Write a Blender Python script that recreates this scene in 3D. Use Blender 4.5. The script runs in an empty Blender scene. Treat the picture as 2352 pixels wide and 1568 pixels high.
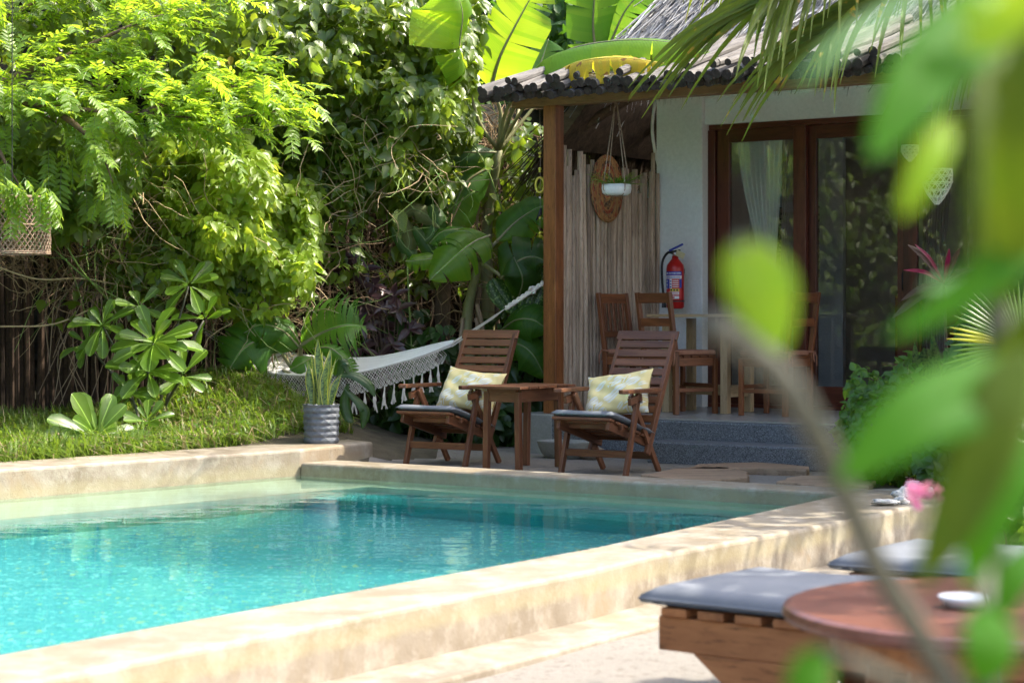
import bpy, math, random
import numpy as np
from mathutils import Vector, Matrix

rnd = random.Random(7)
rng = np.random.default_rng(11)
sc = bpy.context.scene
col = sc.collection
R = math.radians

# ------------------------------------------------------------------ camera, sky, sun
FPX, CX, HZ, CH = 4573.0, 1176.0, 720.0, 1.1      # picture scale used only to turn measured points into metres
cam = bpy.data.cameras.new('camera'); camo = bpy.data.objects.new('camera', cam); col.objects.link(camo)
camo.location = (0, 0, CH); camo.rotation_euler = (R(90), 0, 0)
cam.lens = 70; cam.sensor_width = 36; cam.shift_y = -64 / 2352; cam.clip_start = .05; cam.clip_end = 400
cam.dof.use_dof = True; cam.dof.focus_distance = 14.6; cam.dof.aperture_fstop = 3.6
sc.camera = camo
SUN_DIR = Vector((.86, .10, 1.02)).normalized()
world = bpy.data.worlds.new('World'); sc.world = world; world.use_nodes = True
wn = world.node_tree; bg = wn.nodes['Background']; sky = wn.nodes.new('ShaderNodeTexSky')
sky.sky_type = 'NISHITA'; sky.sun_disc = False
sky.sun_elevation = math.asin(SUN_DIR.z); sky.sun_rotation = math.atan2(SUN_DIR.x, SUN_DIR.y)
sky.dust_density = 4.0; sky.ozone_density = .4; sky.air_density = .8
wn.links.new(sky.outputs[0], bg.inputs[0]); bg.inputs[1].default_value = .15
sun = bpy.data.lights.new('sun', 'SUN'); sun.energy = 2.25; sun.angle = R(.5); sun.color = (1, .93, .80)
suno = bpy.data.objects.new('sun', sun); col.objects.link(suno)
suno.rotation_euler = SUN_DIR.to_track_quat('Z', 'Y').to_euler()
sc.view_settings.view_transform = 'Standard'; sc.view_settings.look = 'None'
sc.view_settings.exposure = 2.15; sc.view_settings.gamma = 1; sc.view_settings.use_curve_mapping = False
sc.render.engine = 'CYCLES'
sc.cycles.max_bounces = 10; sc.cycles.diffuse_bounces = 4; sc.cycles.transparent_max_bounces = 12
sc.cycles.transmission_bounces = 8; sc.cycles.sample_clamp_indirect = 6
sc.cycles.use_denoising = True

def at(x, y, Y): return Vector(((x - CX) / FPX * Y, Y, CH - (y - HZ) / FPX * Y))
def on(x, y, z): return at(x, y, (CH - z) * FPX / (y - HZ))

# ------------------------------------------------------------------ materials
class N:
    def __init__(s, name):
        s.m = bpy.data.materials.new(name); s.m.use_nodes = True; s.t = s.m.node_tree
        s.p = s.t.nodes['Principled BSDF']; s.out = s.t.nodes['Material Output']
    def n(s, typ, **kw):
        o = s.t.nodes.new('ShaderNode' + typ)
        for k, v in kw.items():
            if hasattr(o, k) and not k[0].isupper(): setattr(o, k, v)
            else: o.inputs[k.replace('_', ' ')].default_value = v
        return o
    def l(s, a, b): s.t.links.new(a, b)
    def math(s, op, a, b=None, clamp=False):
        o = s.t.nodes.new('ShaderNodeMath'); o.operation = op; o.use_clamp = clamp
        for i, v in enumerate((a, b)):
            if v is None: continue
            if isinstance(v, (int, float)): o.inputs[i].default_value = v
            else: s.l(v, o.inputs[i])
        return o.outputs[0]
    def mix(s, f, a, b, blend='MIX'):
        o = s.t.nodes.new('ShaderNodeMix'); o.data_type = 'RGBA'; o.blend_type = blend
        for i, v in ((0, f), (6, a), (7, b)):
            if isinstance(v, (int, float)): o.inputs[i].default_value = v
            elif isinstance(v, tuple): o.inputs[i].default_value = (*v[:3], 1)
            else: s.l(v, o.inputs[i])
        return o.outputs[2]
    def ramp(s, f, stops):
        o = s.t.nodes.new('ShaderNodeValToRGB'); e = o.color_ramp.elements
        while len(e) < len(stops): e.new(.5)
        for k, (p, c) in enumerate(stops):
            e[k].position = p; e[k].color = (*c, 1) if isinstance(c, tuple) else (c, c, c, 1)
        s.l(f, o.inputs[0]); return o.outputs[0]
    def coord(s, kind='Object', scale=(1, 1, 1), rand=True):
        tc = s.n('TexCoord'); mp = s.n('Mapping'); s.l(tc.outputs[kind], mp.inputs[0]); mp.inputs['Scale'].default_value = scale
        if rand:
            oi = s.n('ObjectInfo'); cb = s.n('CombineXYZ'); r = s.math('MULTIPLY', oi.outputs['Random'], 37.0)
            for k in range(3): s.l(r, cb.inputs[k])
            s.l(cb.outputs[0], mp.inputs['Location'])
        return mp.outputs[0]
    def noise(s, co, scale, detail=5, rough=.6, dist=0):
        o = s.n('TexNoise', Scale=scale, Detail=detail, Roughness=rough, Distortion=dist); s.l(co, o.inputs['Vector']); return o.outputs[0]
    def bump(s, h, strength=.4, dist=.01):
        b = s.n('Bump', Strength=strength, Distance=dist); s.l(h, b.inputs['Height']); s.l(b.outputs[0], s.p.inputs['Normal']); return b
    def base(s, c, rough=.6, spec=.5):
        if isinstance(c, tuple): s.p.inputs['Base Color'].default_value = (*c, 1)
        else: s.l(c, s.p.inputs['Base Color'])
        if isinstance(rough, (int, float)): s.p.inputs['Roughness'].default_value = rough
        else: s.l(rough, s.p.inputs['Roughness'])
        s.p.inputs['Specular IOR Level'].default_value = spec

def mottled(name, a, b, scale=3, rough=.7, bump=.3, dist=.01, stretch=(1, 1, 1), spec=.4, fine=60, lo=.35, hi=.65):
    m = N(name); co = m.coord('Object', stretch)
    n1 = m.noise(co, scale); n2 = m.noise(co, fine, 3)
    f = m.ramp(n1, [(lo, 0.0), (hi, 1.0)])
    c = m.mix(f, a, b); c = m.mix(.35, c, m.mix(n2, tuple(x * .55 for x in a), tuple(min(1, x * 1.4) for x in b)))
    m.base(c, rough, spec)
    if bump: m.bump(m.math('ADD', n1, m.math('MULTIPLY', n2, .5)), bump, dist)
    return m.m

def wood(name, a, b, rough=.45, grain=18, bump=.35, spec=.4, vary=.5):
    m = N(name); co = m.coord('Object', (1.2, grain, grain))
    n1 = m.noise(co, 1.6, 8, .65, .6); n2 = m.noise(co, 9, 4, .7)
    wv = m.ramp(n1, [(.3, 0.0), (.7, 1.0)])
    c = m.mix(wv, a, b)
    c = m.mix(m.ramp(n2, [(.55, 0.0), (.75, 1.0)]), c, tuple(x * .35 for x in a))
    oi = m.n('ObjectInfo'); v = m.math('ADD', m.math('MULTIPLY', oi.outputs['Random'], vary), 1 - vary / 2)
    hs = m.n('HueSaturation'); m.l(c, hs.inputs['Color']); m.l(v, hs.inputs['Value'])
    m.base(hs.outputs[0], rough, spec); m.bump(m.math('ADD', n1, m.math('MULTIPLY', n2, .6)), bump, .004)
    return m.m

def leafmat(name, a, b, t, trans=.42, rough=.38, veins=False, vary=.5, spec=.5, spot=None):
    m = N(name); geo = m.n('NewGeometry'); oi = m.n('ObjectInfo')
    r = m.math('FRACT', m.math('ADD', m.math('MULTIPLY', geo.outputs['Random Per Island'], 1.0), m.math('MULTIPLY', oi.outputs['Random'], 7.3)))
    c = m.mix(r, a, b)
    co = m.coord('Object', (1, 1, 1), False); n1 = m.noise(co, 14, 3)
    c = m.mix(m.math('MULTIPLY', n1, .45), c, tuple(x * .55 for x in a))
    tcol = m.mix(r, t, tuple(min(1, x * y) for x, y in zip(t, (.6, .8, .5))))
    if spot:
        n3 = m.noise(co, spot[1], 2); k = m.ramp(n3, [(spot[2], 0.0), (spot[2] + .05, 1.0)])
        c = m.mix(k, c, spot[0]); tcol = m.mix(k, tcol, spot[0])
    hs = m.n('HueSaturation'); m.l(c, hs.inputs['Color'])
    r2 = m.math('FRACT', m.math('MULTIPLY', r, 17.7))
    m.l(m.math('ADD', m.math('MULTIPLY', r2, vary), 1 - vary / 2), hs.inputs['Value'])
    c = hs.outputs[0]
    if veins:
        uv = m.n('UVMap'); sp = m.n('SeparateXYZ'); m.l(uv.outputs[0], sp.inputs[0])
        d = m.math('ABSOLUTE', m.math('SUBTRACT', sp.outputs[0], .5))
        w = m.math('SINE', m.math('ADD', m.math('MULTIPLY', sp.outputs[1], 420.0), m.math('MULTIPLY', d, -60.0)))
        c = m.mix(m.math('MULTIPLY', m.math('ADD', w, 1.0), .16), c, tuple(x * .6 for x in a))
        rib = m.math('LESS_THAN', d, .022)
        c = m.mix(rib, c, tuple(min(1, x * 2.6 + .05) for x in b)); tcol = m.mix(rib, tcol, tuple(x * .5 for x in t))
        m.bump(w, .25, .004)
    else:
        m.bump(n1, .3, .01)
    m.base(c, rough, spec)
    tr = m.n('BsdfTranslucent'); m.l(tcol, tr.inputs[0])
    mx = m.n('MixShader'); mx.inputs[0].default_value = trans
    m.l(m.p.outputs[0], mx.inputs[1]); m.l(tr.outputs[0], mx.inputs[2]); m.l(mx.outputs[0], m.out.inputs[0])
    return m.m

# ------------------------------------------------------------------ object helpers
def tag(o, label=None, cat=None, group=None, kind=None):
    if label: o['label'] = label
    if cat: o['category'] = cat
    if group: o['group'] = group
    if kind: o['kind'] = kind
    return o

def empty(name, loc=(0, 0, 0), rz=0, label=None, cat=None, group=None):
    o = bpy.data.objects.new(name, None); o.empty_display_size = .1; col.objects.link(o)
    o.location = loc; o.rotation_euler = (0, 0, rz)
    return tag(o, label, cat, group)

def link(name, me, mats, parent=None, smooth=False, bevel=0, seg=2, matrix=None):
    o = bpy.data.objects.new(name, me); col.objects.link(o)
    for m in (mats if isinstance(mats, (list, tuple)) else [mats]):
        if m and m.name not in [x.name for x in me.materials if x]: me.materials.append(m)
    if smooth and len(me.polygons): me.polygons.foreach_set('use_smooth', [True] * len(me.polygons))
    if parent is not None: o.parent = parent
    if matrix is not None: o.matrix_local = matrix
    if bevel:
        b = o.modifiers.new('bevel', 'BEVEL'); b.width = bevel; b.segments = seg; b.limit_method = 'ANGLE'; b.angle_limit = R(40)
    return o

def npmesh(name, V, Fs, uv=None):
    V = np.asarray(V, dtype=np.float32).reshape(-1, 3); Fs = np.asarray(Fs, dtype=np.int32); k = Fs.shape[1]
    me = bpy.data.meshes.new(name); me.vertices.add(len(V)); me.vertices.foreach_set('co', V.ravel())
    me.loops.add(Fs.size); me.loops.foreach_set('vertex_index', Fs.ravel())
    me.polygons.add(len(Fs)); me.polygons.foreach_set('loop_start', np.arange(0, Fs.size, k, dtype=np.int32))
    me.polygons.foreach_set('loop_total', np.full(len(Fs), k, dtype=np.int32))
    if uv is not None:
        l = me.uv_layers.new(name='UVMap'); l.data.foreach_set('uv', np.asarray(uv, dtype=np.float32)[Fs.ravel()].ravel())
    me.update(calc_edges=True); me.validate(); return me

class MB:
    def __init__(s): s.v = []; s.f = []; s.mi = []
    def add(s, vs, fs, mi=0):
        b = len(s.v); s.v += [tuple(x) for x in vs]; s.f += [tuple(i + b for i in f) for f in fs]; s.mi += [mi] * len(fs); return s
    def box(s, c, d, M=None, mi=0):
        x, y, z = (k / 2 for k in d); vs = [Vector((i * x, j * y, k * z)) for i in (-1, 1) for j in (-1, 1) for k in (-1, 1)]
        if M: vs = [M @ v for v in vs]
        vs = [v + Vector(c) for v in vs]
        return s.add(vs, [(0, 1, 3, 2), (4, 6, 7, 5), (0, 4, 5, 1), (2, 3, 7, 6), (0, 2, 6, 4), (1, 5, 7, 3)], mi)
    def prism(s, poly, z0, z1, mi=0):
        n = len(poly); z0 = z0 if isinstance(z0, (list, tuple)) else [z0] * n; z1 = z1 if isinstance(z1, (list, tuple)) else [z1] * n
        a = sum(poly[i][0] * poly[(i + 1) % n][1] - poly[(i + 1) % n][0] * poly[i][1] for i in range(n))
        if a < 0: poly = poly[::-1]; z0 = z0[::-1]; z1 = z1[::-1]
        vs = [(p[0], p[1], z) for p, z in zip(poly, z0)] + [(p[0], p[1], z) for p, z in zip(poly, z1)]
        return s.add(vs, [tuple(range(n - 1, -1, -1)), tuple(range(n, 2 * n))] + [(i, (i + 1) % n, n + (i + 1) % n, n + i) for i in range(n)], mi)
    def tube(s, pts, r, n=8, cap=True, mi=0, jit=0, capmi=None):
        pts = [Vector(p) for p in pts]; r = r if isinstance(r, (list, tuple)) else [r] * len(pts)
        ref = None; vs = []
        for i, p in enumerate(pts):
            d = (pts[min(i + 1, len(pts) - 1)] - pts[max(i - 1, 0)])
            d = d.normalized() if d.length > 1e-9 else Vector((0, 0, 1))
            if ref is None: ref = d.orthogonal().normalized()
            ref = (ref - d * ref.dot(d)); ref = ref.normalized() if ref.length > 1e-6 else d.orthogonal().normalized(); b = d.cross(ref)
            for k in range(n):
                a = 2 * math.pi * k / n; q = r[i] * (1 + (rnd.uniform(-jit, jit) if jit else 0)); vs.append(p + ref * math.cos(a) * q + b * math.sin(a) * q)
        fs = [(i * n + k, i * n + (k + 1) % n, (i + 1) * n + (k + 1) % n, (i + 1) * n + k) for i in range(len(pts) - 1) for k in range(n)]
        b0 = len(s.v); s.add(vs, fs, mi)
        if cap:
            m = len(pts); cm = mi if capmi is None else capmi
            s.f += [tuple(b0 + k for k in range(n - 1, -1, -1)), tuple(b0 + (m - 1) * n + k for k in range(n))]; s.mi += [cm, cm]
        return s
    def lathe(s, prof, n=24, c=(0, 0, 0), mi=0, fn=None, sy=1):
        vs = []
        for (r, z) in prof:
            for k in range(n):
                a = 2 * math.pi * k / n; rr = fn(r, z, a) if fn else r
                vs.append((c[0] + rr * math.cos(a), c[1] + rr * math.sin(a) * sy, c[2] + z))
        fs = [(i * n + k, i * n + (k + 1) % n, (i + 1) * n + (k + 1) % n, (i + 1) * n + k) for i in range(len(prof) - 1) for k in range(n)]
        return s.add(vs, fs, mi)
    def grid(s, fn, nu, nv, mi=0):
        vs = [fn(i / nu, j / nv) for j in range(nv + 1) for i in range(nu + 1)]
        return s.add(vs, [(j * (nu + 1) + i, j * (nu + 1) + i + 1, (j + 1) * (nu + 1) + i + 1, (j + 1) * (nu + 1) + i) for j in range(nv) for i in range(nu)], mi)
    def build(s, name, mats, parent=None, smooth=False, bevel=0, seg=2, matrix=None):
        me = bpy.data.meshes.new(name); me.from_pydata(s.v, [], s.f)
        o = link(name, me, mats, parent, smooth, bevel, seg, matrix)
        if max(s.mi, default=0): me.polygons.foreach_set('material_index', s.mi)
        return o

def frame(p0, p1, up=(0, 0, 1)):
    p0, p1 = Vector(p0), Vector(p1); x = (p1 - p0).normalized(); up = Vector(up)
    if abs(x.dot(up)) > .98: up = Vector((0, 1, 0))
    y = up.cross(x).normalized(); z = x.cross(y)
    return Matrix.Translation((p0 + p1) / 2) @ Matrix((x, y, z)).transposed().to_4x4(), (p1 - p0).length

def board(name, p0, p1, w, t, mat, parent, up=(0, 0, 1), bevel=.004, seg=2):
    """a straight piece of timber: long axis local X, width across (Y), thickness along 'up' (Z)"""
    M, L = frame(p0, p1, up)
    return MB().box((0, 0, 0), (L, w, t)).build(name, mat, parent, bevel=bevel, seg=seg, matrix=M)

def pole(name, p0, p1, r, mat, parent, n=9, bend=.0, taper=1, seg=6, mats=None, capmi=None, jit=.05):
    M, L = frame(p0, p1); pts = []; a1, a2 = rnd.uniform(0, 6), rnd.uniform(0, 6)
    for i in range(seg + 1):
        t = i / seg; k = math.sin(t * 3.1 + a1) * bend; k2 = math.sin(t * 4.3 + a2) * bend
        pts.append(((t - .5) * L, k, k2))
    rs = [r * (1 + (taper - 1) * i / seg) * rnd.uniform(.93, 1.07) for i in range(seg + 1)]
    return MB().tube(pts, rs, n, jit=jit, capmi=capmi).build(name, mats or mat, parent, smooth=capmi is None, matrix=M)

def copy_tree(o, parent=None):
    c = o.copy(); col.objects.link(c); c.parent = parent
    for ch in list(o.children): copy_tree(ch, c)
    return c

# ------------------------------------------------------------------ leaves
def ovate(w=.62, fold=.12, droop=.12, tip=1.0):
    """one ovate leaf of length 1 along Y, 12 triangles, folded along its rib"""
    ts = [0, .16, .42, .7, 1.0]; ws = [0, .72, 1.0, .66, 0]
    V = []; UV = []
    for t, k in zip(ts, ws):
        z = -droop * t * t; x = w / 2 * k
        V += [(-x, t, z + fold * k), (0, t, z), (x, t, z + fold * k)]; UV += [(.5 - k / 2, t), (.5, t), (.5 + k / 2, t)]
    Fs = []
    for i in range(4):
        a = i * 3
        for q in ((a, a + 1, a + 4, a + 3), (a + 1, a + 2, a + 5, a + 4)):
            Fs += [(q[0], q[1], q[2]), (q[0], q[2], q[3])]
    Fs = [f for f in Fs if len({V[i] for i in f}) == 3]
    return np.array(V, float), np.array(Fs), np.array(UV, float)

def lobed():
    """three-lobed passion vine leaf"""
    V, Fs, UV = [], [], []
    for ang, s in ((0, 1.0), (52, .74), (-52, .74)):
        v, f, u = ovate(.5, .08, .16); a = R(-ang); c, q = math.cos(a), math.sin(a)
        v = v * s; v2 = v.copy(); v2[:, 0] = v[:, 0] * c - v[:, 1] * q; v2[:, 1] = v[:, 0] * q + v[:, 1] * c; v2[:, 2] += -.02 * (s < 1)
        Fs.append(f + sum(len(x) for x in V)); V.append(v2); UV.append(u)
    return np.vstack(V), np.vstack(Fs), np.vstack(UV)

def obovate(w=.42, droop=.25):
    """paddle-shaped leaf, widest near its rounded end"""
    ts = [0, .25, .55, .82, .96, 1.0]; ws = [.10, .30, .75, 1.0, .66, .3]; V = []; UV = []
    for t, k in zip(ts, ws):
        x = w / 2 * k; z = -droop * t * t
        V += [(-x, t, z + .07 * k), (0, t, z), (x, t, z + .07 * k)]; UV += [(.5 - k / 2, t), (.5, t), (.5 + k / 2, t)]
    Fs = []
    for i in range(5):
        q = i * 3
        for a_ in ((q, q + 1, q + 4, q + 3), (q + 1, q + 2, q + 5, q + 4)): Fs += [(a_[0], a_[1], a_[2]), (a_[0], a_[2], a_[3])]
    return np.array(V, float), np.array(Fs), np.array(UV, float)

def rot_frames(nrm, tip):
    nrm = nrm / np.linalg.norm(nrm, axis=1, keepdims=True)
    tip = tip - nrm * np.sum(tip * nrm, axis=1, keepdims=True); tip = tip / np.maximum(1e-6, np.linalg.norm(tip, axis=1, keepdims=True))
    x = np.cross(tip, nrm); return np.stack([x, tip, nrm], axis=2)

def scatter(pos, nrm, tip, size, temps, mat, parent, part='leaf', rest='foliage', nparts=300, rest_kind='stuff'):
    """leaves at the given points: the largest and nearest as parts sharing meshes, the others joined"""
    pos = np.asarray(pos, float); n = len(pos)
    if n == 0: return
    nrm = np.asarray(nrm, float); tip = np.asarray(tip, float); size = np.asarray(size, float) * np.ones(n)
    Rm = rot_frames(nrm, tip); which = rng.integers(0, len(temps), n)
    key = -size / np.maximum(1, pos[:, 1]) * (1 + .3 * rng.random(n)); order = np.argsort(key); first = order[:nparts]; last = order[nparts:]
    meshes = [npmesh(part, t[0], t[1], t[2]) for t in temps] if len(first) else []
    for me in meshes: me.polygons.foreach_set('use_smooth', [True] * len(me.polygons)); me.materials.append(mat)
    for i in first:
        o = bpy.data.objects.new(part, meshes[which[i]]); col.objects.link(o); o.parent = parent
        M = Matrix([list(Rm[i][r] * size[i]) + [pos[i][r]] for r in range(3)] + [[0, 0, 0, 1]])
        o.matrix_local = M
    if len(last):
        Vs, Fs, Us = [], [], []; b = 0
        for k, t in enumerate(temps):
            idx = last[which[last] == k]
            if not len(idx): continue
            m = len(t[0]); v = np.einsum('nij,mj->nmi', Rm[idx], t[0]) * size[idx][:, None, None] + pos[idx][:, None, :]
            f = t[1][None] + (np.arange(len(idx)) * m)[:, None, None] + b
            Vs.append(v.reshape(-1, 3)); Fs.append(f.reshape(-1, 3)); Us.append(np.tile(t[2], (len(idx), 1))); b += len(idx) * m
        o = link(rest, npmesh(rest, np.vstack(Vs), np.vstack(Fs), np.vstack(Us)), mat, parent, smooth=True); 
        if rest_kind: o['kind'] = rest_kind
        return o

def blob(cx, cy, rx, ry, Y, th, n, power=1.0):
    """points on the camera-side and top shell of a lumpy mass measured in the picture and set at depth Y"""
    a = rng.random(n) * 2 * np.pi; r = np.sqrt(rng.random(n)); x = cx + rx * r * np.cos(a); y = cy + ry * r * np.sin(a)
    dep = Y - th * np.sqrt(np.maximum(0, 1 - r ** 2)) + rng.random(n) ** 1.5 * th * .9
    dep += .18 * np.sin(x * .021 + y * .013) + .14 * np.sin(y * .037 - x * .017) + .1 * np.sin(x * .06)
    P = np.stack([(x - CX) / FPX * dep, dep, CH - (y - HZ) / FPX * dep], 1)
    nr = np.stack([.7 * r * np.cos(a), -np.ones(n) * .8, -.5 * r * np.sin(a) + .75], 1)
    return P, nr

def curved(p0, d, L, sag, seg=6, wob=.1):
    p = Vector(p0); d = Vector(d).normalized(); out = [p.copy()]
    for i in range(seg):
        d = (d + Vector((rnd.uniform(-wob, wob), rnd.uniform(-wob, wob), rnd.uniform(-wob, wob) - sag))).normalized(); p = p + d * (L / seg); out.append(p.copy())
    return out

def smooth_pts(pts, n):
    """Catmull-Rom through the control points"""
    P = [Vector(p) for p in pts]; P = [P[0] * 2 - P[1]] + P + [P[-1] * 2 - P[-2]]; out = []
    m = len(P) - 3
    for k in range(n + 1):
        t = k / n * m; i = min(int(t), m - 1); t -= i; a, b, c, d = P[i:i + 4]
        out.append(.5 * ((2 * b) + (c - a) * t + (2 * a - 5 * b + 4 * c - d) * t * t + (3 * b - a - 3 * c + d) * t ** 3))
    return out

def blade(spine, width, nrm, tears=.25, droop=.15, fold=.12, n=30, tear_open=.35, ragged=.0, prof=None, seed=0):
    """a banana-like leaf blade along spine points: strips that part where the blade is torn. returns MB with uv list"""
    q = random.Random(seed); S = smooth_pts(spine, n); nrm = Vector(nrm); V = []; Fs = []; UV = []
    def fr(i):
        d = (S[min(i + 1, n)] - S[max(i - 1, 0)]).normalized(); nn = (nrm - d * nrm.dot(d)).normalized(); return d, nn, d.cross(nn)
    def pw(t): return prof(t) if prof else (min(1, (t / .16)) ** .6) * (min(1, (1 - t) / .32 + .0)) ** .62
    for side in (-1, 1):
        off0 = 0; i = 0
        while i < n:
            run = 1
            while i + run < n and q.random() > tears: run += 1
            sl = q.uniform(-1, 1) * tear_open * (1 if tears > 0 else 0) ; dr = droop * q.uniform(.5, 1.6); cut = 1 - ragged * q.random()
            for k in range(i, i + run):
                b = len(V)
                for (kk, e) in ((k, 0), (k + 1, 1)):
                    d, nn, s = fr(kk); t = kk / n; w = width / 2 * pw(t) * cut
                    e2 = (kk - i) / run - .5
                    for j in range(5):
                        a = j / 4; x = w * a; shift = sl * a * a * width * .12 - e2 * (tears > 0) * a * a * width * .03 * min(run, 3)
                        z = fold * w * math.sin(a * 2.2) - dr * w * a * a * 1.6
                        V.append(S[kk] + s * side * x + nn * z + d * (a * w * .22 + shift)); UV.append((.5 + side * a * .5, t))
                for j in range(4):
                    f = (b + j, b + j + 1, b + 6 + j, b + 5 + j); Fs.append(f if side < 0 else f[::-1])
            i += run
    return [tuple(v) for v in V], Fs, UV, S

def blade_obj(name, spine, width, nrm, mat, parent, ribmat=None, **kw):
    V, Fs, UV, S = blade(spine, width, nrm, **kw)
    o = link(name, npmesh(name, V, Fs, UV), mat, parent, smooth=True)
    if ribmat:
        n = len(S); MB().tube(S, [max(.003, width * .035 * (1 - i / n)) for i in range(n)], 5).build('midrib', ribmat, o, smooth=True)
    return o
# ------------------------------------------------------------------ material palette
def plaster_mat():
    m = N('pool_plaster'); co = m.coord('Object', (1, 1, 1), False); g = m.n('NewGeometry'); sp = m.n('SeparateXYZ'); m.l(g.outputs['Position'], sp.inputs[0]); z = sp.outputs[2]
    n1 = m.noise(co, 1.7, 6, .65, .5); n2 = m.noise(co, 7, 5, .7); n3 = m.noise(co, 90, 2)
    c = m.mix(m.ramp(n1, [(.38, 0.0), (.62, 1.0)]), (.18, .146, .105), (.265, .23, .18))
    c = m.mix(m.math('MULTIPLY', m.ramp(n2, [(.46, 0.0), (.64, 1.0)]), .8), c, (.33, .30, .245))
    c = m.mix(m.math('MULTIPLY', m.ramp(n1, [(.56, 0.0), (.64, 1.0)]), .6), c, (.23, .165, .095))
    vc = m.n('TexVoronoi', feature='DISTANCE_TO_EDGE', Scale=.9); dn = m.n('TexNoise', Scale=2.5, Detail=6.0, Roughness=.7); m.l(co, dn.inputs['Vector']); ad = m.n('VectorMath', operation='ADD'); m.l(co, ad.inputs[0]); m.l(dn.outputs['Color'], ad.inputs[1]); m.l(ad.outputs[0], vc.inputs['Vector'])
    crack = m.math('MULTIPLY', m.ramp(vc.outputs['Distance'], [(.0, 1.0), (.008, 0.0)]), m.ramp(n1, [(.45, 0.0), (.6, 1.0)]))
    c = m.mix(m.math('MULTIPLY', crack, .55), c, (.12, .09, .06))
    st_ = m.n('Mapping'); m.l(co, st_.inputs[0]); st_.inputs['Scale'].default_value = (5, 5, .5); n4 = m.noise(st_.outputs[0], 2.2, 4, .7)
    c = m.mix(m.math('MULTIPLY', m.ramp(n4, [(.52, 0.0), (.7, 1.0)]), .35), c, (.22, .17, .10))
    # splash-zone algae on the faces just above the water line, and below it a tint by depth standing in for light absorbed by water
    alg = m.math('MULTIPLY', m.ramp(z, [(.0, 0.0), (.001, 0.0)]), 0.0)
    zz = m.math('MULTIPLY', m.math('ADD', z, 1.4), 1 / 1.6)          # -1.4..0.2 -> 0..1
    nz = m.math('ADD', zz, m.math('MULTIPLY', m.math('SUBTRACT', n2, .5), .05))
    aband = m.ramp(nz, [(.835, 0.0), (.856, 1.0), (.872, 1.0), (.915, 0.0)])
    c = m.mix(m.math('MULTIPLY', aband, .3), c, (.34, .30, .14))
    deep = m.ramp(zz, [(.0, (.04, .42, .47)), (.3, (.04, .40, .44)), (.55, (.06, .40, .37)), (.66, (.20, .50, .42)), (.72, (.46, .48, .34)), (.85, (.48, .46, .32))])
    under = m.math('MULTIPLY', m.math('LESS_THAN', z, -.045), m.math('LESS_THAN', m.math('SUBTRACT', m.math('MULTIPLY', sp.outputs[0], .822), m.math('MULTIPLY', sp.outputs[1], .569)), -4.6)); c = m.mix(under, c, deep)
    m.base(c, .62, .3); m.bump(m.math('ADD', n2, m.math('MULTIPLY', n3, .3)), .35, .012); return m.m

def floor_mat():
    m = N('pool_floor_mosaic'); co = m.coord('Object', (1, 1, 1), False)
    v = m.n('TexVoronoi', Scale=52.0); m.l(co, v.inputs['Vector']); sp = m.n('SeparateXYZ'); m.l(v.outputs['Color'], sp.inputs[0])
    c = m.mix(sp.outputs[0], (.11, .50, .53), (.15, .57, .58))
    c = m.mix(m.math('GREATER_THAN', sp.outputs[1], .97), c, (.60, .80, .40))
    c = m.mix(m.math('GREATER_THAN', sp.outputs[2], .88), c, (.35, .88, .84))
    n1 = m.noise(co, .8, 3); c = m.mix(m.math('MULTIPLY', n1, .4), c, (.05, .50, .54)); m.base(c, .5, .3); return m.m

def terrazzo_mat():
    m = N('grey_terrazzo'); co = m.coord('Object', (1, 1, 1), False)
    v = m.n('TexVoronoi', Scale=230.0); m.l(co, v.inputs['Vector']); n1 = m.noise(co, 3, 4)
    sp = m.n('SeparateXYZ'); m.l(v.outputs['Color'], sp.inputs[0])
    c = m.mix(n1, (.10, .108, .118), (.15, .158, .168)); c = m.mix(m.math('GREATER_THAN', sp.outputs[0], .80), c, (.24, .26, .28)); c = m.mix(m.math('GREATER_THAN', sp.outputs[1], .84), c, (.025, .028, .032))
    m.base(c, .45, .5); m.bump(n1, .1, .01); return m.m

def water_mat():
    m = N('pool_water'); m.t.nodes.remove(m.p); g = m.n('BsdfGlass', IOR=1.33, Roughness=.0); g.inputs[0].default_value = (.86, .985, .975, 1)
    co = m.coord('Object', (1.0, 1.0, 1), False); n1 = m.noise(co, 1.6, 3, .5, .3); n2 = m.noise(co, 7, 3, .5, .5)
    mp = m.n('Mapping'); m.l(co, mp.inputs[0]); mp.inputs['Scale'].default_value = (.5, 1.6, 1); n3 = m.noise(mp.outputs[0], 3.3, 2, .5, .4)
    b = m.n('Bump', Strength=.085, Distance=.05); m.l(m.math('ADD', m.math('ADD', n1, m.math('MULTIPLY', n2, .22)), m.math('MULTIPLY', n3, .6)), b.inputs['Height']); m.l(b.outputs[0], g.inputs['Normal'])
    m.l(g.outputs[0], m.out.inputs[0]); return m.m

def glass_mat():
    m = N('window_glass'); m.t.nodes.remove(m.p); t = m.n('BsdfTransparent'); g = m.n('BsdfGlossy', Roughness=.01); f = m.n('Fresnel', IOR=1.5); mx = m.n('MixShader')
    t.inputs[0].default_value = (.95, .96, .95, 1)
    m.l(m.math('MULTIPLY', f.outputs[0], 1.05, True), mx.inputs[0]); m.l(t.outputs[0], mx.inputs[1]); m.l(g.outputs[0], mx.inputs[2]); m.l(mx.outputs[0], m.out.inputs[0]); return m.m

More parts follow.
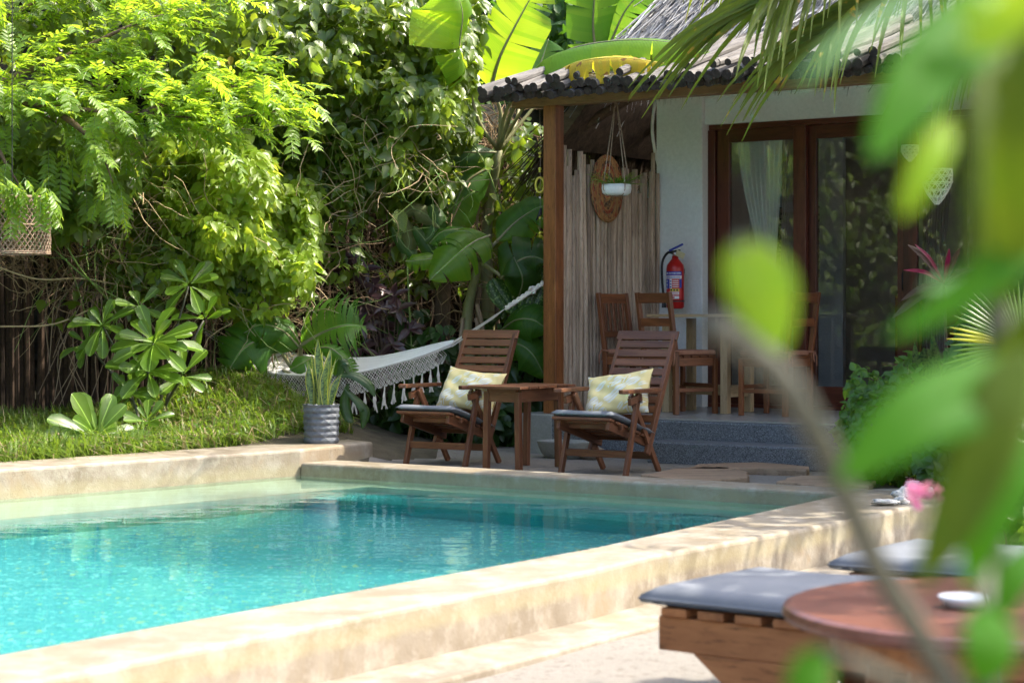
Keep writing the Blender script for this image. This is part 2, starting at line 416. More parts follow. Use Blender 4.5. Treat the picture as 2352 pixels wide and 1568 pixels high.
def sand_mat():
    m = N('pale_sand'); co = m.coord('Object', (1, 1, 1), False); n1 = m.noise(co, 1.2, 5); n2 = m.noise(co, 22, 6, .7); n3 = m.noise(co, 160, 2)
    c = m.mix(n1, (.20, .182, .158), (.275, .258, .228)); c = m.mix(m.math('MULTIPLY', m.ramp(n2, [(.36, 1.0), (.46, 0.0)]), .7), c, (.15, .125, .10))
    c = m.mix(m.ramp(n3, [(.68, 0.0), (.72, 1.0)]), c, (.16, .12, .09)); m.base(c, .95, .1); m.bump(m.math('ADD', n2, m.math('MULTIPLY', n3, .4)), .6, .02); return m.m

def soil_mat(): return mottled('dark_soil', (.035, .028, .018), (.10, .085, .055), 5, .95, .6, .03)
def pillow_mat():
    m = N('leaf_print_fabric'); tc = m.n('TexCoord'); co = tc.outputs['Object']
    v = m.n('TexVoronoi', Scale=15.0); v.inputs['Randomness'].default_value = .9; mp = m.n('Mapping'); m.l(co, mp.inputs[0]); mp.inputs['Scale'].default_value = (1, .01, 1.0); mp.inputs['Rotation'].default_value = (0, .6, 0)
    mp2 = m.n('Mapping'); m.l(mp.outputs[0], mp2.inputs[0]); mp2.inputs['Scale'].default_value = (.62, 1, 1.5); m.l(mp2.outputs[0], v.inputs['Vector'])
    sp = m.n('SeparateXYZ'); m.l(v.outputs['Color'], sp.inputs[0]); loc = m.n('VectorMath', operation='SUBTRACT'); m.l(mp2.outputs[0], loc.inputs[0]); m.l(v.outputs['Position'], loc.inputs[1])
    s2 = m.n('SeparateXYZ'); m.l(loc.outputs[0], s2.inputs[0])
    a = m.math('MULTIPLY', m.math('ABSOLUTE', s2.outputs[2]), 1.0); st = m.math('SINE', m.math('ADD', m.math('MULTIPLY', s2.outputs[0], 230.0), m.math('MULTIPLY', a, 190.0)))
    line = m.math('GREATER_THAN', st, .1)
    yel = (.80, .64, .26); wh = (.84, .81, .72); pick = m.math('GREATER_THAN', sp.outputs[0], .3)
    c1 = m.mix(line, yel, (.84, .80, .68)); c2 = m.mix(line, wh, (.84, .79, .62)); c = m.mix(pick, c1, c2)
    e = m.ramp(v.outputs['Distance'], [(.50, 0.0), (.56, 1.0)])
    c = m.mix(e, c, (.82, .68, .32)); rib = m.math('LESS_THAN', a, .0035); c = m.mix(m.math('MULTIPLY', rib, pick), c, (.80, .66, .3))
    n = m.noise(co, 400, 2); m.base(c, .85, .2); m.bump(n, .15, .002); return m.m

M = {}
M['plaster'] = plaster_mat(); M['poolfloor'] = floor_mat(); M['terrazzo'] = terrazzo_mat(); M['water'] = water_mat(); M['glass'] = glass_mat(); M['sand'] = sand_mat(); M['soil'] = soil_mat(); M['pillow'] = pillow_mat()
M['teak'] = wood('teak', (.085, .030, .013), (.21, .085, .038), .42, 16, .45)
M['teaklight'] = wood('orange_teak', (.10, .032, .012), (.24, .085, .03), .40, 14)
M['post'] = wood('varnished_post', (.13, .042, .014), (.30, .11, .035), .38, 10)
M['beam'] = wood('pale_beam', (.20, .10, .04), (.38, .21, .09), .6, 12)
M['pine'] = wood('pale_pine', (.34, .22, .11), (.52, .38, .21), .5, 12, .2, vary=.25)
M['mahogany'] = wood('dark_frame_wood', (.055, .016, .010), (.13, .035, .018), .35, 10)
M['log'] = wood('weathered_log', (.055, .05, .045), (.19, .18, .17), .85, 9, .8, vary=.45)
M['logend'] = mottled('charred_log_end', (.018, .013, .010), (.06, .045, .034), 30, .9, .6, .01)
M['stick'] = wood('peeled_stick', (.24, .165, .11), (.52, .40, .29), .75, 9, .8, vary=.5)
M['darkstick'] = wood('dark_fence_stick', (.028, .017, .011), (.075, .045, .028), .9, 9, .8, vary=.8)
M['thatch'] = wood('grey_thatch', (.20, .19, .18), (.42, .40, .38), .85, 12, .4, vary=.6)
M['thatchdark'] = wood('brown_thatch', (.035, .022, .014), (.12, .08, .05), .9, 8, .9, vary=.5)
M['white'] = mottled('white_wall_paint', (.66, .68, .64), (.74, .75, .71), 1.2, .8, .12, .01, fine=40)
M['white2'] = mottled('bluish_wall_paint', (.42, .47, .52), (.56, .60, .64), 1.5, .8, .1)
M['deck'] = mottled('polished_cement', (.27, .26, .24), (.36, .35, .32), 2, .25, .05, spec=.5)
M['grey_fab'] = mottled('blue_grey_canvas', (.125, .138, .155), (.17, .182, .20), 4, .75, .25, .004, fine=300)
M['white_fab'] = mottled('cream_cotton', (.62, .61, .57), (.74, .73, .69), 6, .9, .3, .004, (1, 1, 1), .15, 200)
M['rope'] = mottled('cream_rope', (.50, .45, .37), (.66, .61, .52), 40, .9, .5, .004)
M['jute'] = mottled('jute_cord', (.24, .17, .11), (.38, .29, .2), 60, .9, .5, .003)
M['potgrey'] = mottled('grey_pot', (.075, .085, .098), (.15, .162, .18), 9, .55, .3, .004)
M['whitepot'] = mottled('white_ceramic', (.70, .72, .70), (.78, .79, .77), 8, .45, .15, .003)
M['concrete'] = mottled('grey_concrete', (.20, .20, .18), (.32, .32, .29), 6, .8, .4)
M['rock'] = mottled('brown_rock', (.14, .11, .08), (.28, .23, .18), 9, .9, .7, .02)
M['coral'] = mottled('white_coral', (.60, .58, .52), (.75, .73, .68), 30, .9, 1, .02)
M['slab'] = wood('wood_slab', (.20, .13, .08), (.40, .29, .19), .8, 7, .6)
M['red'] = mottled('red_enamel', (.38, .012, .010), (.46, .02, .015), 3, .3, 0)
M['black'] = mottled('black_rubber', (.012, .012, .012), (.022, .022, .022), 5, .5, .1)
M['blue'] = mottled('blue_print', (.03, .05, .32), (.04, .06, .36), 5, .5, 0)
M['labelwhite'] = mottled('label_white', (.72, .72, .70), (.76, .76, .74), 5, .5, 0)
M['labelred'] = mottled('label_red', (.50, .03, .03), (.54, .04, .04), 5, .5, 0)
M['labelyellow'] = mottled('label_yellow', (.62, .50, .06), (.66, .54, .08), 5, .5, 0)
M['cardtag'] = mottled('paper_tag', (.50, .44, .24), (.58, .52, .32), 20, .8, 0)
M['seatorange'] = mottled('orange_cotton', (.28, .12, .07), (.36, .17, .10), 30, .9, .3, .004)
M['mat'] = None
M['wicker'] = mottled('wicker_strip', (.17, .11, .07), (.33, .24, .17), 30, .8, .4, .003)
M['latticewhite'] = mottled('white_lattice', (.66, .66, .60), (.74, .74, .68), 20, .7, .2)
M['curtain'] = mottled('sheer_curtain', (.72, .72, .64), (.80, .80, .72), 6, .9, .2, .003)
M['curtainbrown'] = mottled('brown_curtain', (.30, .23, .2), (.38, .30, .27), 6, .9, .2, .003)
M['roomwall'] = mottled('room_wall', (.44, .43, .42), (.52, .51, .50), 1, .9, 0)
M['sofa'] = wood('carved_redwood', (.14, .03, .015), (.28, .07, .03), .4, 8)
M['metal'] = mottled('steel_bolt', (.5, .5, .5), (.6, .6, .6), 5, .3, 0); M['metal'].node_tree.nodes['Principled BSDF'].inputs['Metallic'].default_value = 1
def mat_rings():
    m = N('coiled_mat_fibre'); co = m.coord('Object', (1, 1, .62), False); ln = m.n('VectorMath', operation='LENGTH'); m.l(co, ln.inputs[0]); d = m.math('MULTIPLY', ln.outputs['Value'], 62.0)
    rr = m.math('FRACT', d); i = m.math('FLOOR', d); h = m.math('FRACT', m.math('MULTIPLY', m.math('SINE', m.math('MULTIPLY', i, 12.9898)), 43758.5))
    n1 = m.noise(co, 26, 2); q = m.math('FRACT', m.math('ADD', h, m.math('MULTIPLY', n1, .9)))
    c = m.ramp(q, [(0, (.30, .13, .045)), (.3, (.36, .20, .08)), (.45, (.30, .045, .03)), (.62, (.34, .22, .10)), (.75, (.05, .03, .03)), (.82, (.38, .17, .06)), (1, (.42, .26, .10))])
    m.base(c, .85, .2); m.bump(m.math('SINE', m.math('MULTIPLY', d, 6.283)), .6, .006); return m.m
M['mat'] = mat_rings()
def print_mat():
    m = N('damask_print'); co = m.coord('Object', (1, 1, 1), False); w = m.n('TexWave', Scale=7.0, Distortion=9.0, Detail=1.0); m.l(co, w.inputs['Vector']); w.inputs['Detail Scale'].default_value = 6
    m.base(m.mix(m.math('GREATER_THAN', w.outputs[1], .55), (.02, .02, .025), (.36, .32, .24)), .8); return m.m
M['damask'] = print_mat()

L = {}
L['vine'] = leafmat('vine_leaf', (.045, .10, .012), (.17, .23, .028), (.48, .58, .04), .42, .34, vary=.5, spec=.6)
L['vinelight'] = leafmat('sunlit_vine_leaf', (.16, .26, .025), (.28, .38, .05), (.72, .80, .07), .5, .35, vary=.4, spec=.6)  # brighter copy of the vine leaf, sunlight put into its colour
L['feather'] = leafmat('feathery_leaflet', (.10, .20, .025), (.21, .32, .04), (.62, .78, .05), .5, .40, vary=.4, spec=.5)
L['dark'] = leafmat('dark_leaf', (.02, .055, .014), (.045, .10, .020), (.14, .28, .02), .35, .38, vary=.5)
L['bgtree'] = leafmat('tree_leaf', (.035, .10, .018), (.07, .15, .025), (.20, .38, .03), .4, .45, vary=.6)
L['banana'] = leafmat('banana_leaf', (.05, .15, .018), (.08, .20, .028), (.30, .52, .03), .5, .42, True, .15)
L['bananabright'] = leafmat('sunlit_banana_leaf', (.10, .22, .020), (.14, .28, .03), (.55, .72, .03), .58, .42, True, .1)
L['bananayellow'] = leafmat('yellow_banana_leaf', (.55, .40, .02), (.62, .46, .03), (.80, .62, .03), .4, .5, True, .1, spot=((.25, .10, .03), 9, .62))
L['philo'] = leafmat('philodendron_leaf', (.03, .09, .014), (.06, .13, .02), (.20, .36, .02), .4, .35, True, .3)
L['olive'] = leafmat('wilting_leaf', (.10, .13, .03), (.16, .17, .05), (.30, .30, .05), .35, .55, True, .3)
L['yellowleaf'] = leafmat('yellowed_leaf', (.45, .34, .03), (.50, .42, .05), (.6, .45, .04), .4, .5, False, .3, spot=((.28, .12, .04), 30, .58))
L['palemottle'] = leafmat('pale_spotted_leaf', (.22, .30, .06), (.28, .34, .09), (.4, .5, .06), .4, .5, False, .3, spot=((.06, .14, .02), 70, .56))
L['purple'] = leafmat('purple_leaf', (.055, .028, .032), (.13, .06, .06), (.16, .04, .05), .3, .3, False, .6, .7)
L['scaev'] = leafmat('fleshy_leaf', (.075, .16, .012), (.14, .24, .02), (.34, .52, .04), .42, .28, True, .2, .6)
L['snake'] = leafmat('snake_plant_leaf', (.16, .23, .07), (.20, .27, .09), (.2, .3, .06), .2, .35, False, .2, spot=((.05, .09, .04), 60, .52))
L['snakeedge'] = leafmat('snake_plant_margin', (.42, .42, .07), (.50, .48, .09), (.5, .5, .1), .25, .4, False, .2)
L['palm'] = leafmat('coconut_leaflet', (.07, .11, .015), (.14, .17, .022), (.36, .42, .03), .38, .5, False, .5, .25, spot=((.40, .28, .03), 9, .64))
L['fan'] = leafmat('fan_palm_leaf', (.07, .17, .02), (.11, .22, .03), (.42, .60, .04), .45, .35, False, .3)
L['fanyellow'] = leafmat('yellow_fan_segment', (.55, .55, .03), (.60, .60, .04), (.9, .85, .04), .4, .4, False, .1)
L['cord'] = leafmat('magenta_leaf', (.35, .015, .08), (.42, .03, .10), (.6, .03, .12), .4, .35, False, .3)
L['corddark'] = leafmat('bronze_leaf', (.10, .06, .05), (.16, .09, .07), (.25, .12, .08), .35, .35, False, .3)
L['front'] = leafmat('near_leaf', (.022, .11, .006), (.035, .14, .009), (.14, .36, .008), .5, .6, False, .1, .12)
L['frontlime'] = leafmat('near_lime_leaf', (.14, .27, .02), (.18, .31, .03), (.55, .72, .03), .55, .42, False, .1, .12)
L['frontolive'] = leafmat('near_olive_leaf', (.05, .085, .006), (.06, .10, .008), (.13, .18, .006), .45, .6, False, .1, .12)
L['frontpale'] = leafmat('near_pale_leaf', (.16, .32, .16), (.2, .36, .18), (.35, .6, .2), .5, .4, False, .1, .12)
L['grass'] = leafmat('grass_blade', (.07, .14, .016), (.17, .25, .03), (.34, .46, .04), .4, .5, False, .6)
L['straw'] = leafmat('dry_grass_blade', (.26, .20, .10), (.36, .30, .16), (.3, .25, .1), .3, .7, False, .4)
L['shrub'] = leafmat('shrub_leaf', (.05, .14, .018), (.10, .22, .03), (.34, .55, .04), .42, .35, False, .4)
M['twig'] = mottled('dry_twig', (.12, .075, .04), (.32, .21, .12), 20, .85, .3)
M['greenstem'] = mottled('green_stem', (.12, .20, .04), (.22, .30, .08), 12, .5, .2)
M['bark'] = mottled('brown_bark', (.07, .045, .030), (.17, .115, .075), 8, .9, .8, .03, (1, 1, .35))
M['bananastem'] = mottled('banana_stem', (.13, .15, .05), (.27, .24, .13), 5, .5, .3, .02, (1, 1, .2))
M['dryhusk'] = mottled('dry_banana_husk', (.15, .10, .065), (.33, .24, .17), 8, .9, .6, .02, (1, 1, .25))
M['greystem'] = mottled('grey_green_stem', (.05, .052, .036), (.085, .085, .06), 20, .6, .2)
M['darkcore'] = mottled('thicket_shade', (.012, .012, .007), (.035, .032, .018), 9, 1, .8, .05)  # near black, the shade inside the foliage put into the colour
M['pink'] = mottled('pink_petal', (.60, .12, .25), (.70, .2, .34), 20, .6, .1)
M['roundtop'] = wood('reddish_table_wood', (.15, .052, .032), (.27, .115, .075), .3, 5, .15)
M['lounger'] = wood('orange_lounger_wood', (.20, .07, .022), (.38, .16, .06), .45, 8, .3)

# ------------------------------------------------------------------ ground, pool
U = Vector((.822, -.569, 0)).normalized(); W = Vector((.569, .822, 0)).normalized(); O = Vector((.33, 15.8, 0))
def hut(u, v, z=0): p = O + U * u + W * v; p.z = z; return p
HROT = math.atan2(U.y, U.x)

def v2(p): return (p[0], p[1])
I0, I1, I2 = (-6.2, 8.9), (-1.50, 14.05), (-1.034, 14.87)          # garden-side wall, inner line
B0, B1, B2 = (-6.45, 9.15), (-2.0, 14.40), (-1.338, 15.34)
C = (1.96, 11.65); N0, N1 = (-4.4, 2.1), (.332, 8.89)               # sunny wall, inner line
Q0, Q1, Q2, Q3 = (-4.1, 1.75), (.304, 8.125), (.62, 8.66), (1.586, 9.95)
far_out = lambda p, d=.34: (p[0] + W.x * d, p[1] + W.y * d)
Cend = (3.0, 12.1)
def coping(name, poly, z0, z1, label):
    b = MB().prism(poly, z0, z1); o = b.build(name, M['plaster'], bevel=.022, seg=3); tag(o, label, 'pool wall'); return o
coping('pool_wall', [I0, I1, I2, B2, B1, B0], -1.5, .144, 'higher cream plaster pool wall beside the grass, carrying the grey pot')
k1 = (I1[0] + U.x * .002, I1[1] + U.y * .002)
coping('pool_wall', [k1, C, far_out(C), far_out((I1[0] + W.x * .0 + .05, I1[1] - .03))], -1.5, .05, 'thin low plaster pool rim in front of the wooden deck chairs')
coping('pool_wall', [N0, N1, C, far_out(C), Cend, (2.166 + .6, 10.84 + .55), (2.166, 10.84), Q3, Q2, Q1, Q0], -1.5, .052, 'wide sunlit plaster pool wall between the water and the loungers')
# shell below the water
def shell(name, poly, z0, z1, mat, parent=None):
    o = MB().prism(poly, z0, z1).build(name, mat, parent); return o
basin = empty('pool_basin', (0, 0, 0)); basin['kind'] = 'structure'
shell('pool_floor', [N0, N1, C, I1, I0], -1.3, -1.2, M['poolfloor'], basin)
iu = Vector((I1[0] - I0[0], I1[1] - I0[1])).normalized(); inn = (iu.y, -iu.x)
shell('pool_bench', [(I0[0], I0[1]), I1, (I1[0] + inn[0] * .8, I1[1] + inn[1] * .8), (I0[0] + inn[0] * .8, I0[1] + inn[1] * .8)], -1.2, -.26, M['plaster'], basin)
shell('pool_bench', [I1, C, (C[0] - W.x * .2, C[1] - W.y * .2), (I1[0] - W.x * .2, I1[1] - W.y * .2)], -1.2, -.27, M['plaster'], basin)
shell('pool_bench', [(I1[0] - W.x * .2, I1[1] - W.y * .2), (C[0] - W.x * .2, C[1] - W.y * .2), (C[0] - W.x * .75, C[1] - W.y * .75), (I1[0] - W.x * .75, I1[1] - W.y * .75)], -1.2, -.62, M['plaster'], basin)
wat = MB().add([(p[0], p[1], -.045) for p in ((N0[0] + .02, N0[1]), N1, C, I1, I0)], [(0, 1, 2, 3, 4)]).build('water', M['water']); wat['kind'] = 'structure'

# near step ledge along the outside of the sunny wall
def offs(p, d): return (p[0] + U.x * d, p[1] + U.y * d)
led = MB().prism([Q0, Q1, Q2, Q3, offs(Q3, .28), offs(Q2, .28), offs(Q1, .30), offs(Q0, .36)], -.4, -.147).build('pool_step', M['plaster'], bevel=.012); tag(led, 'low plaster ledge at the foot of the sunlit pool wall, beside the sand', 'ledge')

# terrain: one height field
def inside_pool_area(x, y): return False
def ground_z(x, y):
    p = Vector((x, y, 0)) - Vector((Q1[0], Q1[1], 0)); side = p.dot(U)       # >0 : lounger side of the sunny wall
    a = min(1, max(0, (side + .25) / .2)); t = p.dot(W)
    near = -.178 + .012 * math.sin(x * 3.1) * math.sin(y * 2.7)
    far = .0 + .006 * math.sin(x * 4) * math.sin(y * 3)
    b = min(1, max(0, (t - 3.6) / 1.4)); z = near * (1 - b) + far * b
    z = z * a + far * (1 - a) if t < 5.2 else far
    # grassy bank behind the garden wall
    q = Vector((x, y)); g = 0
    d = (q.x - I1[0]) * -iu.y + (q.y - I1[1]) * iu.x; s = (q.x - I1[0]) * iu.x + (q.y - I1[1]) * iu.y
    if d > .2:
        g = .10 * min(1, (d - .2) / .3) * (1 if s < .6 else max(0, 1 - (s - .6) / .8))
        g += .52 * math.exp(-((x + 2.15) / 1.0) ** 2 - ((y - 16.3) / 1.15) ** 2)
        g += .10 * math.exp(-((x + 4.4) / 1.0) ** 2 - ((y - 15.6) / 1.2) ** 2)
    return max(z, z + g)
xs = np.concatenate([[-120, -60, -25, -14, -9], np.arange(-6.5, 6.6, .16), [8, 11, 16, 30, 60, 120]]); ys = np.concatenate([[-40, -12, -4, 0, 2], np.arange(3, 21, .16), [23, 27, 35, 60, 120, 200]])
poolpoly = [(N0[0], N0[1]), N1, C, far_out(C, .1), (I1[0], I1[1] + .1), (I0[0] - .1, I0[1] + .1)]
core = [offs(N0, .2), offs(N1, .18), (C[0] + .2, C[1] + .1), far_out(I1, .12), (I1[0] - .12, I1[1] + .12), (I0[0] - .12, I0[1] + .12)]
def inpoly(x, y, P):
    r = False; j = len(P) - 1
    for i in range(len(P)):
        if (P[i][1] > y) != (P[j][1] > y) and x < (P[j][0] - P[i][0]) * (y - P[i][1]) / (P[j][1] - P[i][1]) + P[i][0]: r = not r
        j = i
    return r
gb = MB(); idx = {}
for j, y in enumerate(ys):
    for i, x in enumerate(xs): idx[i, j] = len(gb.v); gb.v.append((x, y, ground_z(x, y) if not inpoly(x, y, core) else -1.6))
for j in range(len(ys) - 1):
    for i in range(len(xs) - 1):
        gb.f.append((idx[i, j], idx[i + 1, j], idx[i + 1, j + 1], idx[i, j + 1]))
        xm, ym = (xs[i] + xs[i + 1]) / 2, (ys[j] + ys[j + 1]) / 2
        d = (xm - I1[0]) * -iu.y + (ym - I1[1]) * iu.x
        soil = (d > .15 and xm < -.55) or ym > 16.6 and xm < .5 or xm < -7 or xm > 5.5 or ym > 20
        gb.mi.append(1 if soil else 0)
gr = gb.build('ground', [M['sand'], M['soil']], smooth=True); gr['kind'] = 'structure'

# ------------------------------------------------------------------ bungalow (local axes: x along the front, y into the house)
bun = empty('bungalow', O, HROT, 'white bungalow with a log porch roof, grey thatch and dark glazed sliding doors', 'bungalow')
MB().box((2.6, 2.62, .148), (5.7, 5.6, .296)).build('porch_floor_base', M['terrazzo'], bun, bevel=.012)
MB().box((2.6, 2.62, .305), (5.68, 5.58, .012)).build('porch_floor', M['deck'], bun)
st = MB().box((2.62, -.36, .078), (2.9, .325, .162)); st.build('step', M['terrazzo'], bun, bevel=.012, matrix=Matrix.Translation((0, 0, 0)))
MB().box((0, 0, .15), (.33, .33, .318)).build('plinth', M['concrete'], bun, bevel=.01, matrix=Matrix.Translation((-.06, -.02, 0)))
board('post', (0, 0, .31), (0, 0, 2.745), .118, .118, M['post'], bun, up=(0, 1, 0), bevel=.004)
board('post', (4.6, 0, .31), (4.6, 0, 2.745), .118, .118, M['post'], bun, up=(0, 1, 0), bevel=.004)
board('beam', (-.36, 0, 2.79), (5.5, 0, 2.79), .13, .09, M['beam'], bun)
board('beam', (-.30, 1.45, 3.06), (5.5, 1.45, 3.06), .10, .09, M['beam'], bun)
# walls around the door opening
WV = 1.6
MB().box((.225, WV + .12, 1.66), (.45, .24, 2.72)).build('wall', M['white'], bun, bevel=.006)
MB().box((.03, WV + 2.2, 1.66), (.06, 3.9, 2.72)).build('wall', M['white'], bun)
MB().box((3.0, WV + .135, 2.86), (5.1, .19, .32)).build('wall', M['white'], bun, bevel=.006)
MB().box((3.0, WV + .11, 2.97), (5.1, .23, .10)).build('cornice', M['white'], bun, bevel=.006)
MB().box((4.9, WV + .12, 1.6), (1.3, .24, 2.55)).build('wall', M['white'], bun, bevel=.006)
MB().box((2.6, WV + 3.6, 1.66), (5.4, .12, 2.72)).build('wall', M['roomwall'], bun)
MB().box((5.3, WV + 2.0, 1.66), (.1, 3.2, 2.72)).build('wall', M['roomwall'], bun)
MB().box((2.7, WV + 2.1, 3.04), (5.3, 3.5, .03)).build('ceiling', M['roomwall'], bun)
MB().tube(smooth_pts([(-.02, WV + .02, 2.95), (-.03, WV - .02, 2.7), (-.015, WV + .0, 2.5), (.0, WV + .03, 2.38)], 10), .014, 7).build('conduit', M['white'], bun, smooth=True)
# sliding doors
DY = WV + .17
def door(u0, u1, y, stile=.115, handle=False):
    d = board('door', (u0 + stile, y, 2.60), (u1 - stile, y, 2.60), .05, .11, M['mahogany'], bun)
    for u in (u0 + stile / 2, u1 - stile / 2): sb = board('stile', (u, y, .33), (u, y, 2.655), stile, .05, M['mahogany'], bun, up=(0, 1, 0))
    for u in (u0 + stile / 2, u1 - stile / 2): pass
    board('rail', (u0 + stile, y, .42), (u1 - stile, y, .42), .05, .16, M['mahogany'], bun)
    MB().box(((u0 + u1) / 2, y, 1.52), (u1 - u0 - 2 * stile + .01, .006, 2.06)).build('pane', M['glass'], bun)
    if handle: MB().tube([(u1 - stile / 2, y - .03, 1.28), (u1 - stile / 2, y - .055, 1.30), (u1 - stile / 2, y - .055, 1.42), (u1 - stile / 2, y - .03, 1.44)], .008, 6).build('handle', M['black'], bun, smooth=True)
board('door_frame', (.46, DY, 2.69), (4.3, DY, 2.69), .15, .07, M['mahogany'], bun)
board('door_frame', (.485, DY, .31), (.485, DY, 2.655), .07, .15, M['mahogany'], bun, up=(0, 1, 0))
board('threshold', (.46, DY, .325), (4.3, DY, .325), .17, .03, M['mahogany'], bun)
door(.53, 1.36, DY - .03); door(1.31, 2.26, DY + .03, handle=True); door(2.22, 3.15, DY - .03); door(3.1, 4.05, DY + .03)
# log roof: two layers of poles side by side, running up the slope
z0r = 2.755; rise = .60; n = 0
def roof_log(u, r, v0, v1, dz):
    f = lambda v: z0r + (v + .32) * rise / 2.0 + dz
    pole('roof_log', (u, v0, f(v0)), (u + rnd.uniform(-.03, .03), v1, f(v1) + rnd.uniform(-.01, .01)), r, None, bun, n=9, bend=.008, seg=5, mats=[M['log'], M['logend']], capmi=1, jit=.06)
u = -.50
while u < 4.9:
    r = rnd.uniform(.030, .046); roof_log(u + r, r, -.33 - rnd.uniform(0, .10), 1.9, .115); u += 2 * r * 1.05
u = -.49
while u < 4.9:
    r = rnd.uniform(.026, .040); roof_log(u + r, r, -.28 - rnd.uniform(0, .08), 1.8 - rnd.uniform(0, .2), .045); u += 2 * r * 1.04
for k in range(26):
    u = rnd.uniform(-.4, 4.8); roof_log(u, rnd.uniform(.028, .04), -.35 - rnd.uniform(0, .1), rnd.uniform(.1, 1.2), .185)
# purlins under the rear thatch
for u in (-.1, .25): pole('rafter', (u, 1.2, 3.0), (u + .35, 2.2, 3.9), .04, M['bark'], bun)
pole('rafter', (-.75, 1.3, 2.62), (.25, 1.7, 3.25), .045, M['bark'], bun)
pole('rafter', (-.75, 2.3, 2.62), (.25, 2.7, 3.30), .045, M['bark'], bun)
# thatched roof: slopes with thousands of reeds laid down the slope
def slope(name, a, b, c, d, nreed, mat, thick, L=(.35, .7), r=(.004, .009), fringe=0, under=None):
    """a-b eave, d-c ridge side"""
    a, b, c, d = map(Vector, (a, b, c, d)); nn = (b - a).cross(d - a).normalized()
    if nn.z < 0: nn = -nn
    MB().add([a, b, c, d, a - nn * .12, b - nn * .12, c - nn * .12, d - nn * .12], [(0, 1, 2, 3), (7, 6, 5, 4), (0, 4, 5, 1), (1, 5, 6, 2), (2, 6, 7, 3), (3, 7, 4, 0)]).build(name + '_layer', M['thatchdark'], bun)
    V = []; Fs = []
    s, t = rng.random(nreed), rng.random(nreed) ** .9
    e = (b - a).normalized(); up = ((d - a) + (c - b)).normalized()
    for i in range(nreed):
        p = (a.lerp(b, s[i])).lerp(d.lerp(c, s[i]), t[i]); l = rnd.uniform(*L); dr = (-up + e * rnd.gauss(0, .22) + nn * rnd.gauss(.02, .09)).normalized(); rr = rnd.uniform(*r)
        p = p + nn * (thick * rnd.random()); q = p + dr * l; sd = dr.cross(nn).normalized() * rr; hh = nn * rr * .6
        k = len(V); V += [p - sd, p + hh, p + sd, q - sd * .5, q + hh * .5 - nn * .01, q + sd * .5]; Fs += [(k, k + 1, k + 4, k + 3), (k + 1, k + 2, k + 5, k + 4)]
    for i in range(fringe):
        p = a.lerp(b, rnd.random()) + nn * rnd.uniform(-.1, .03); l = rnd.uniform(.1, .4); dr = (Vector((0, 0, -1)) - up * .5 + e * rnd.gauss(0, .25)).normalized(); q = p + dr * l; sd = e * rnd.uniform(.003, .008); k = len(V)
        V += [p - sd, p, p + sd, q - sd * .3, q, q + sd * .3]; Fs += [(k, k + 1, k + 4, k + 3), (k + 1, k + 2, k + 5, k + 4)]
    o = link(name, npmesh(name, [tuple(x) for x in V], Fs), mat, bun); o['kind'] = 'stuff'
M['reed'] = leafmat('grey_reed', (.32, .31, .30), (.72, .70, .67), (.2, .2, .18), .12, .8, False, .9, .2)
M['reedbrown'] = leafmat('brown_reed', (.06, .04, .026), (.20, .15, .10), (.1, .08, .05), .1, .9, False, .9, .2)
slope('thatch', (-.34, 1.25, 3.26), (6.2, 1.25, 3.26), (5.6, 4.0, 6.0), (1.0, 4.0, 6.0), 24000, M['reed'], .07, fringe=900)
slope('side_thatch', (-.78, 6.0, 2.58), (-.78, 1.05, 2.58), (-.34, 1.25, 3.24), (-.34, 6.0, 3.24), 2600, M['reedbrown'], .05, fringe=1500)
slope('upper_side_thatch', (-.34, 6.0, 3.24), (-.34, 1.25, 3.24), (1.0, 4.0, 6.0), (1.0, 5.4, 6.0), 5000, M['reed'], .08, fringe=300)

# stick screen
scr = empty('stick_screen', O, HROT, 'screen of upright peeled sticks with ragged tops between the post and the white wall', 'screen')
v = .085; k = 0
tops = [2.46, 2.3, 2.43, 2.22, 2.28, 2.43, 2.4, 2.28, 2.2, 2.34, 2.36, 2.15, 2.32, 2.31, 2.2, 2.3, 2.26, 2.12, 2.34, 2.3, 2.15, 2.22, 2.30, 2.1, 2.28, 2.3, 2.1, 2.3]
while v < 1.56:
    r = rnd.uniform(.022, .031); t = tops[k % len(tops)] + rnd.uniform(-.03, .03); k += 1
    pole('stick', (.02 + rnd.uniform(-.006, .006), v + r, .31), (.02, v + r + rnd.uniform(-.008, .008), t), r * .90, M['stick'], scr, n=8, bend=.007, seg=9, jit=.07, taper=.92); v += 2 * r * 1.0
pole('cross_bar', (-.03, .08, 1.9), (-.03, 1.56, 1.9), .02, M['stick'], scr); pole('cross_bar', (-.03, .08, .7), (-.03, 1.56, .7), .02, M['stick'], scr)
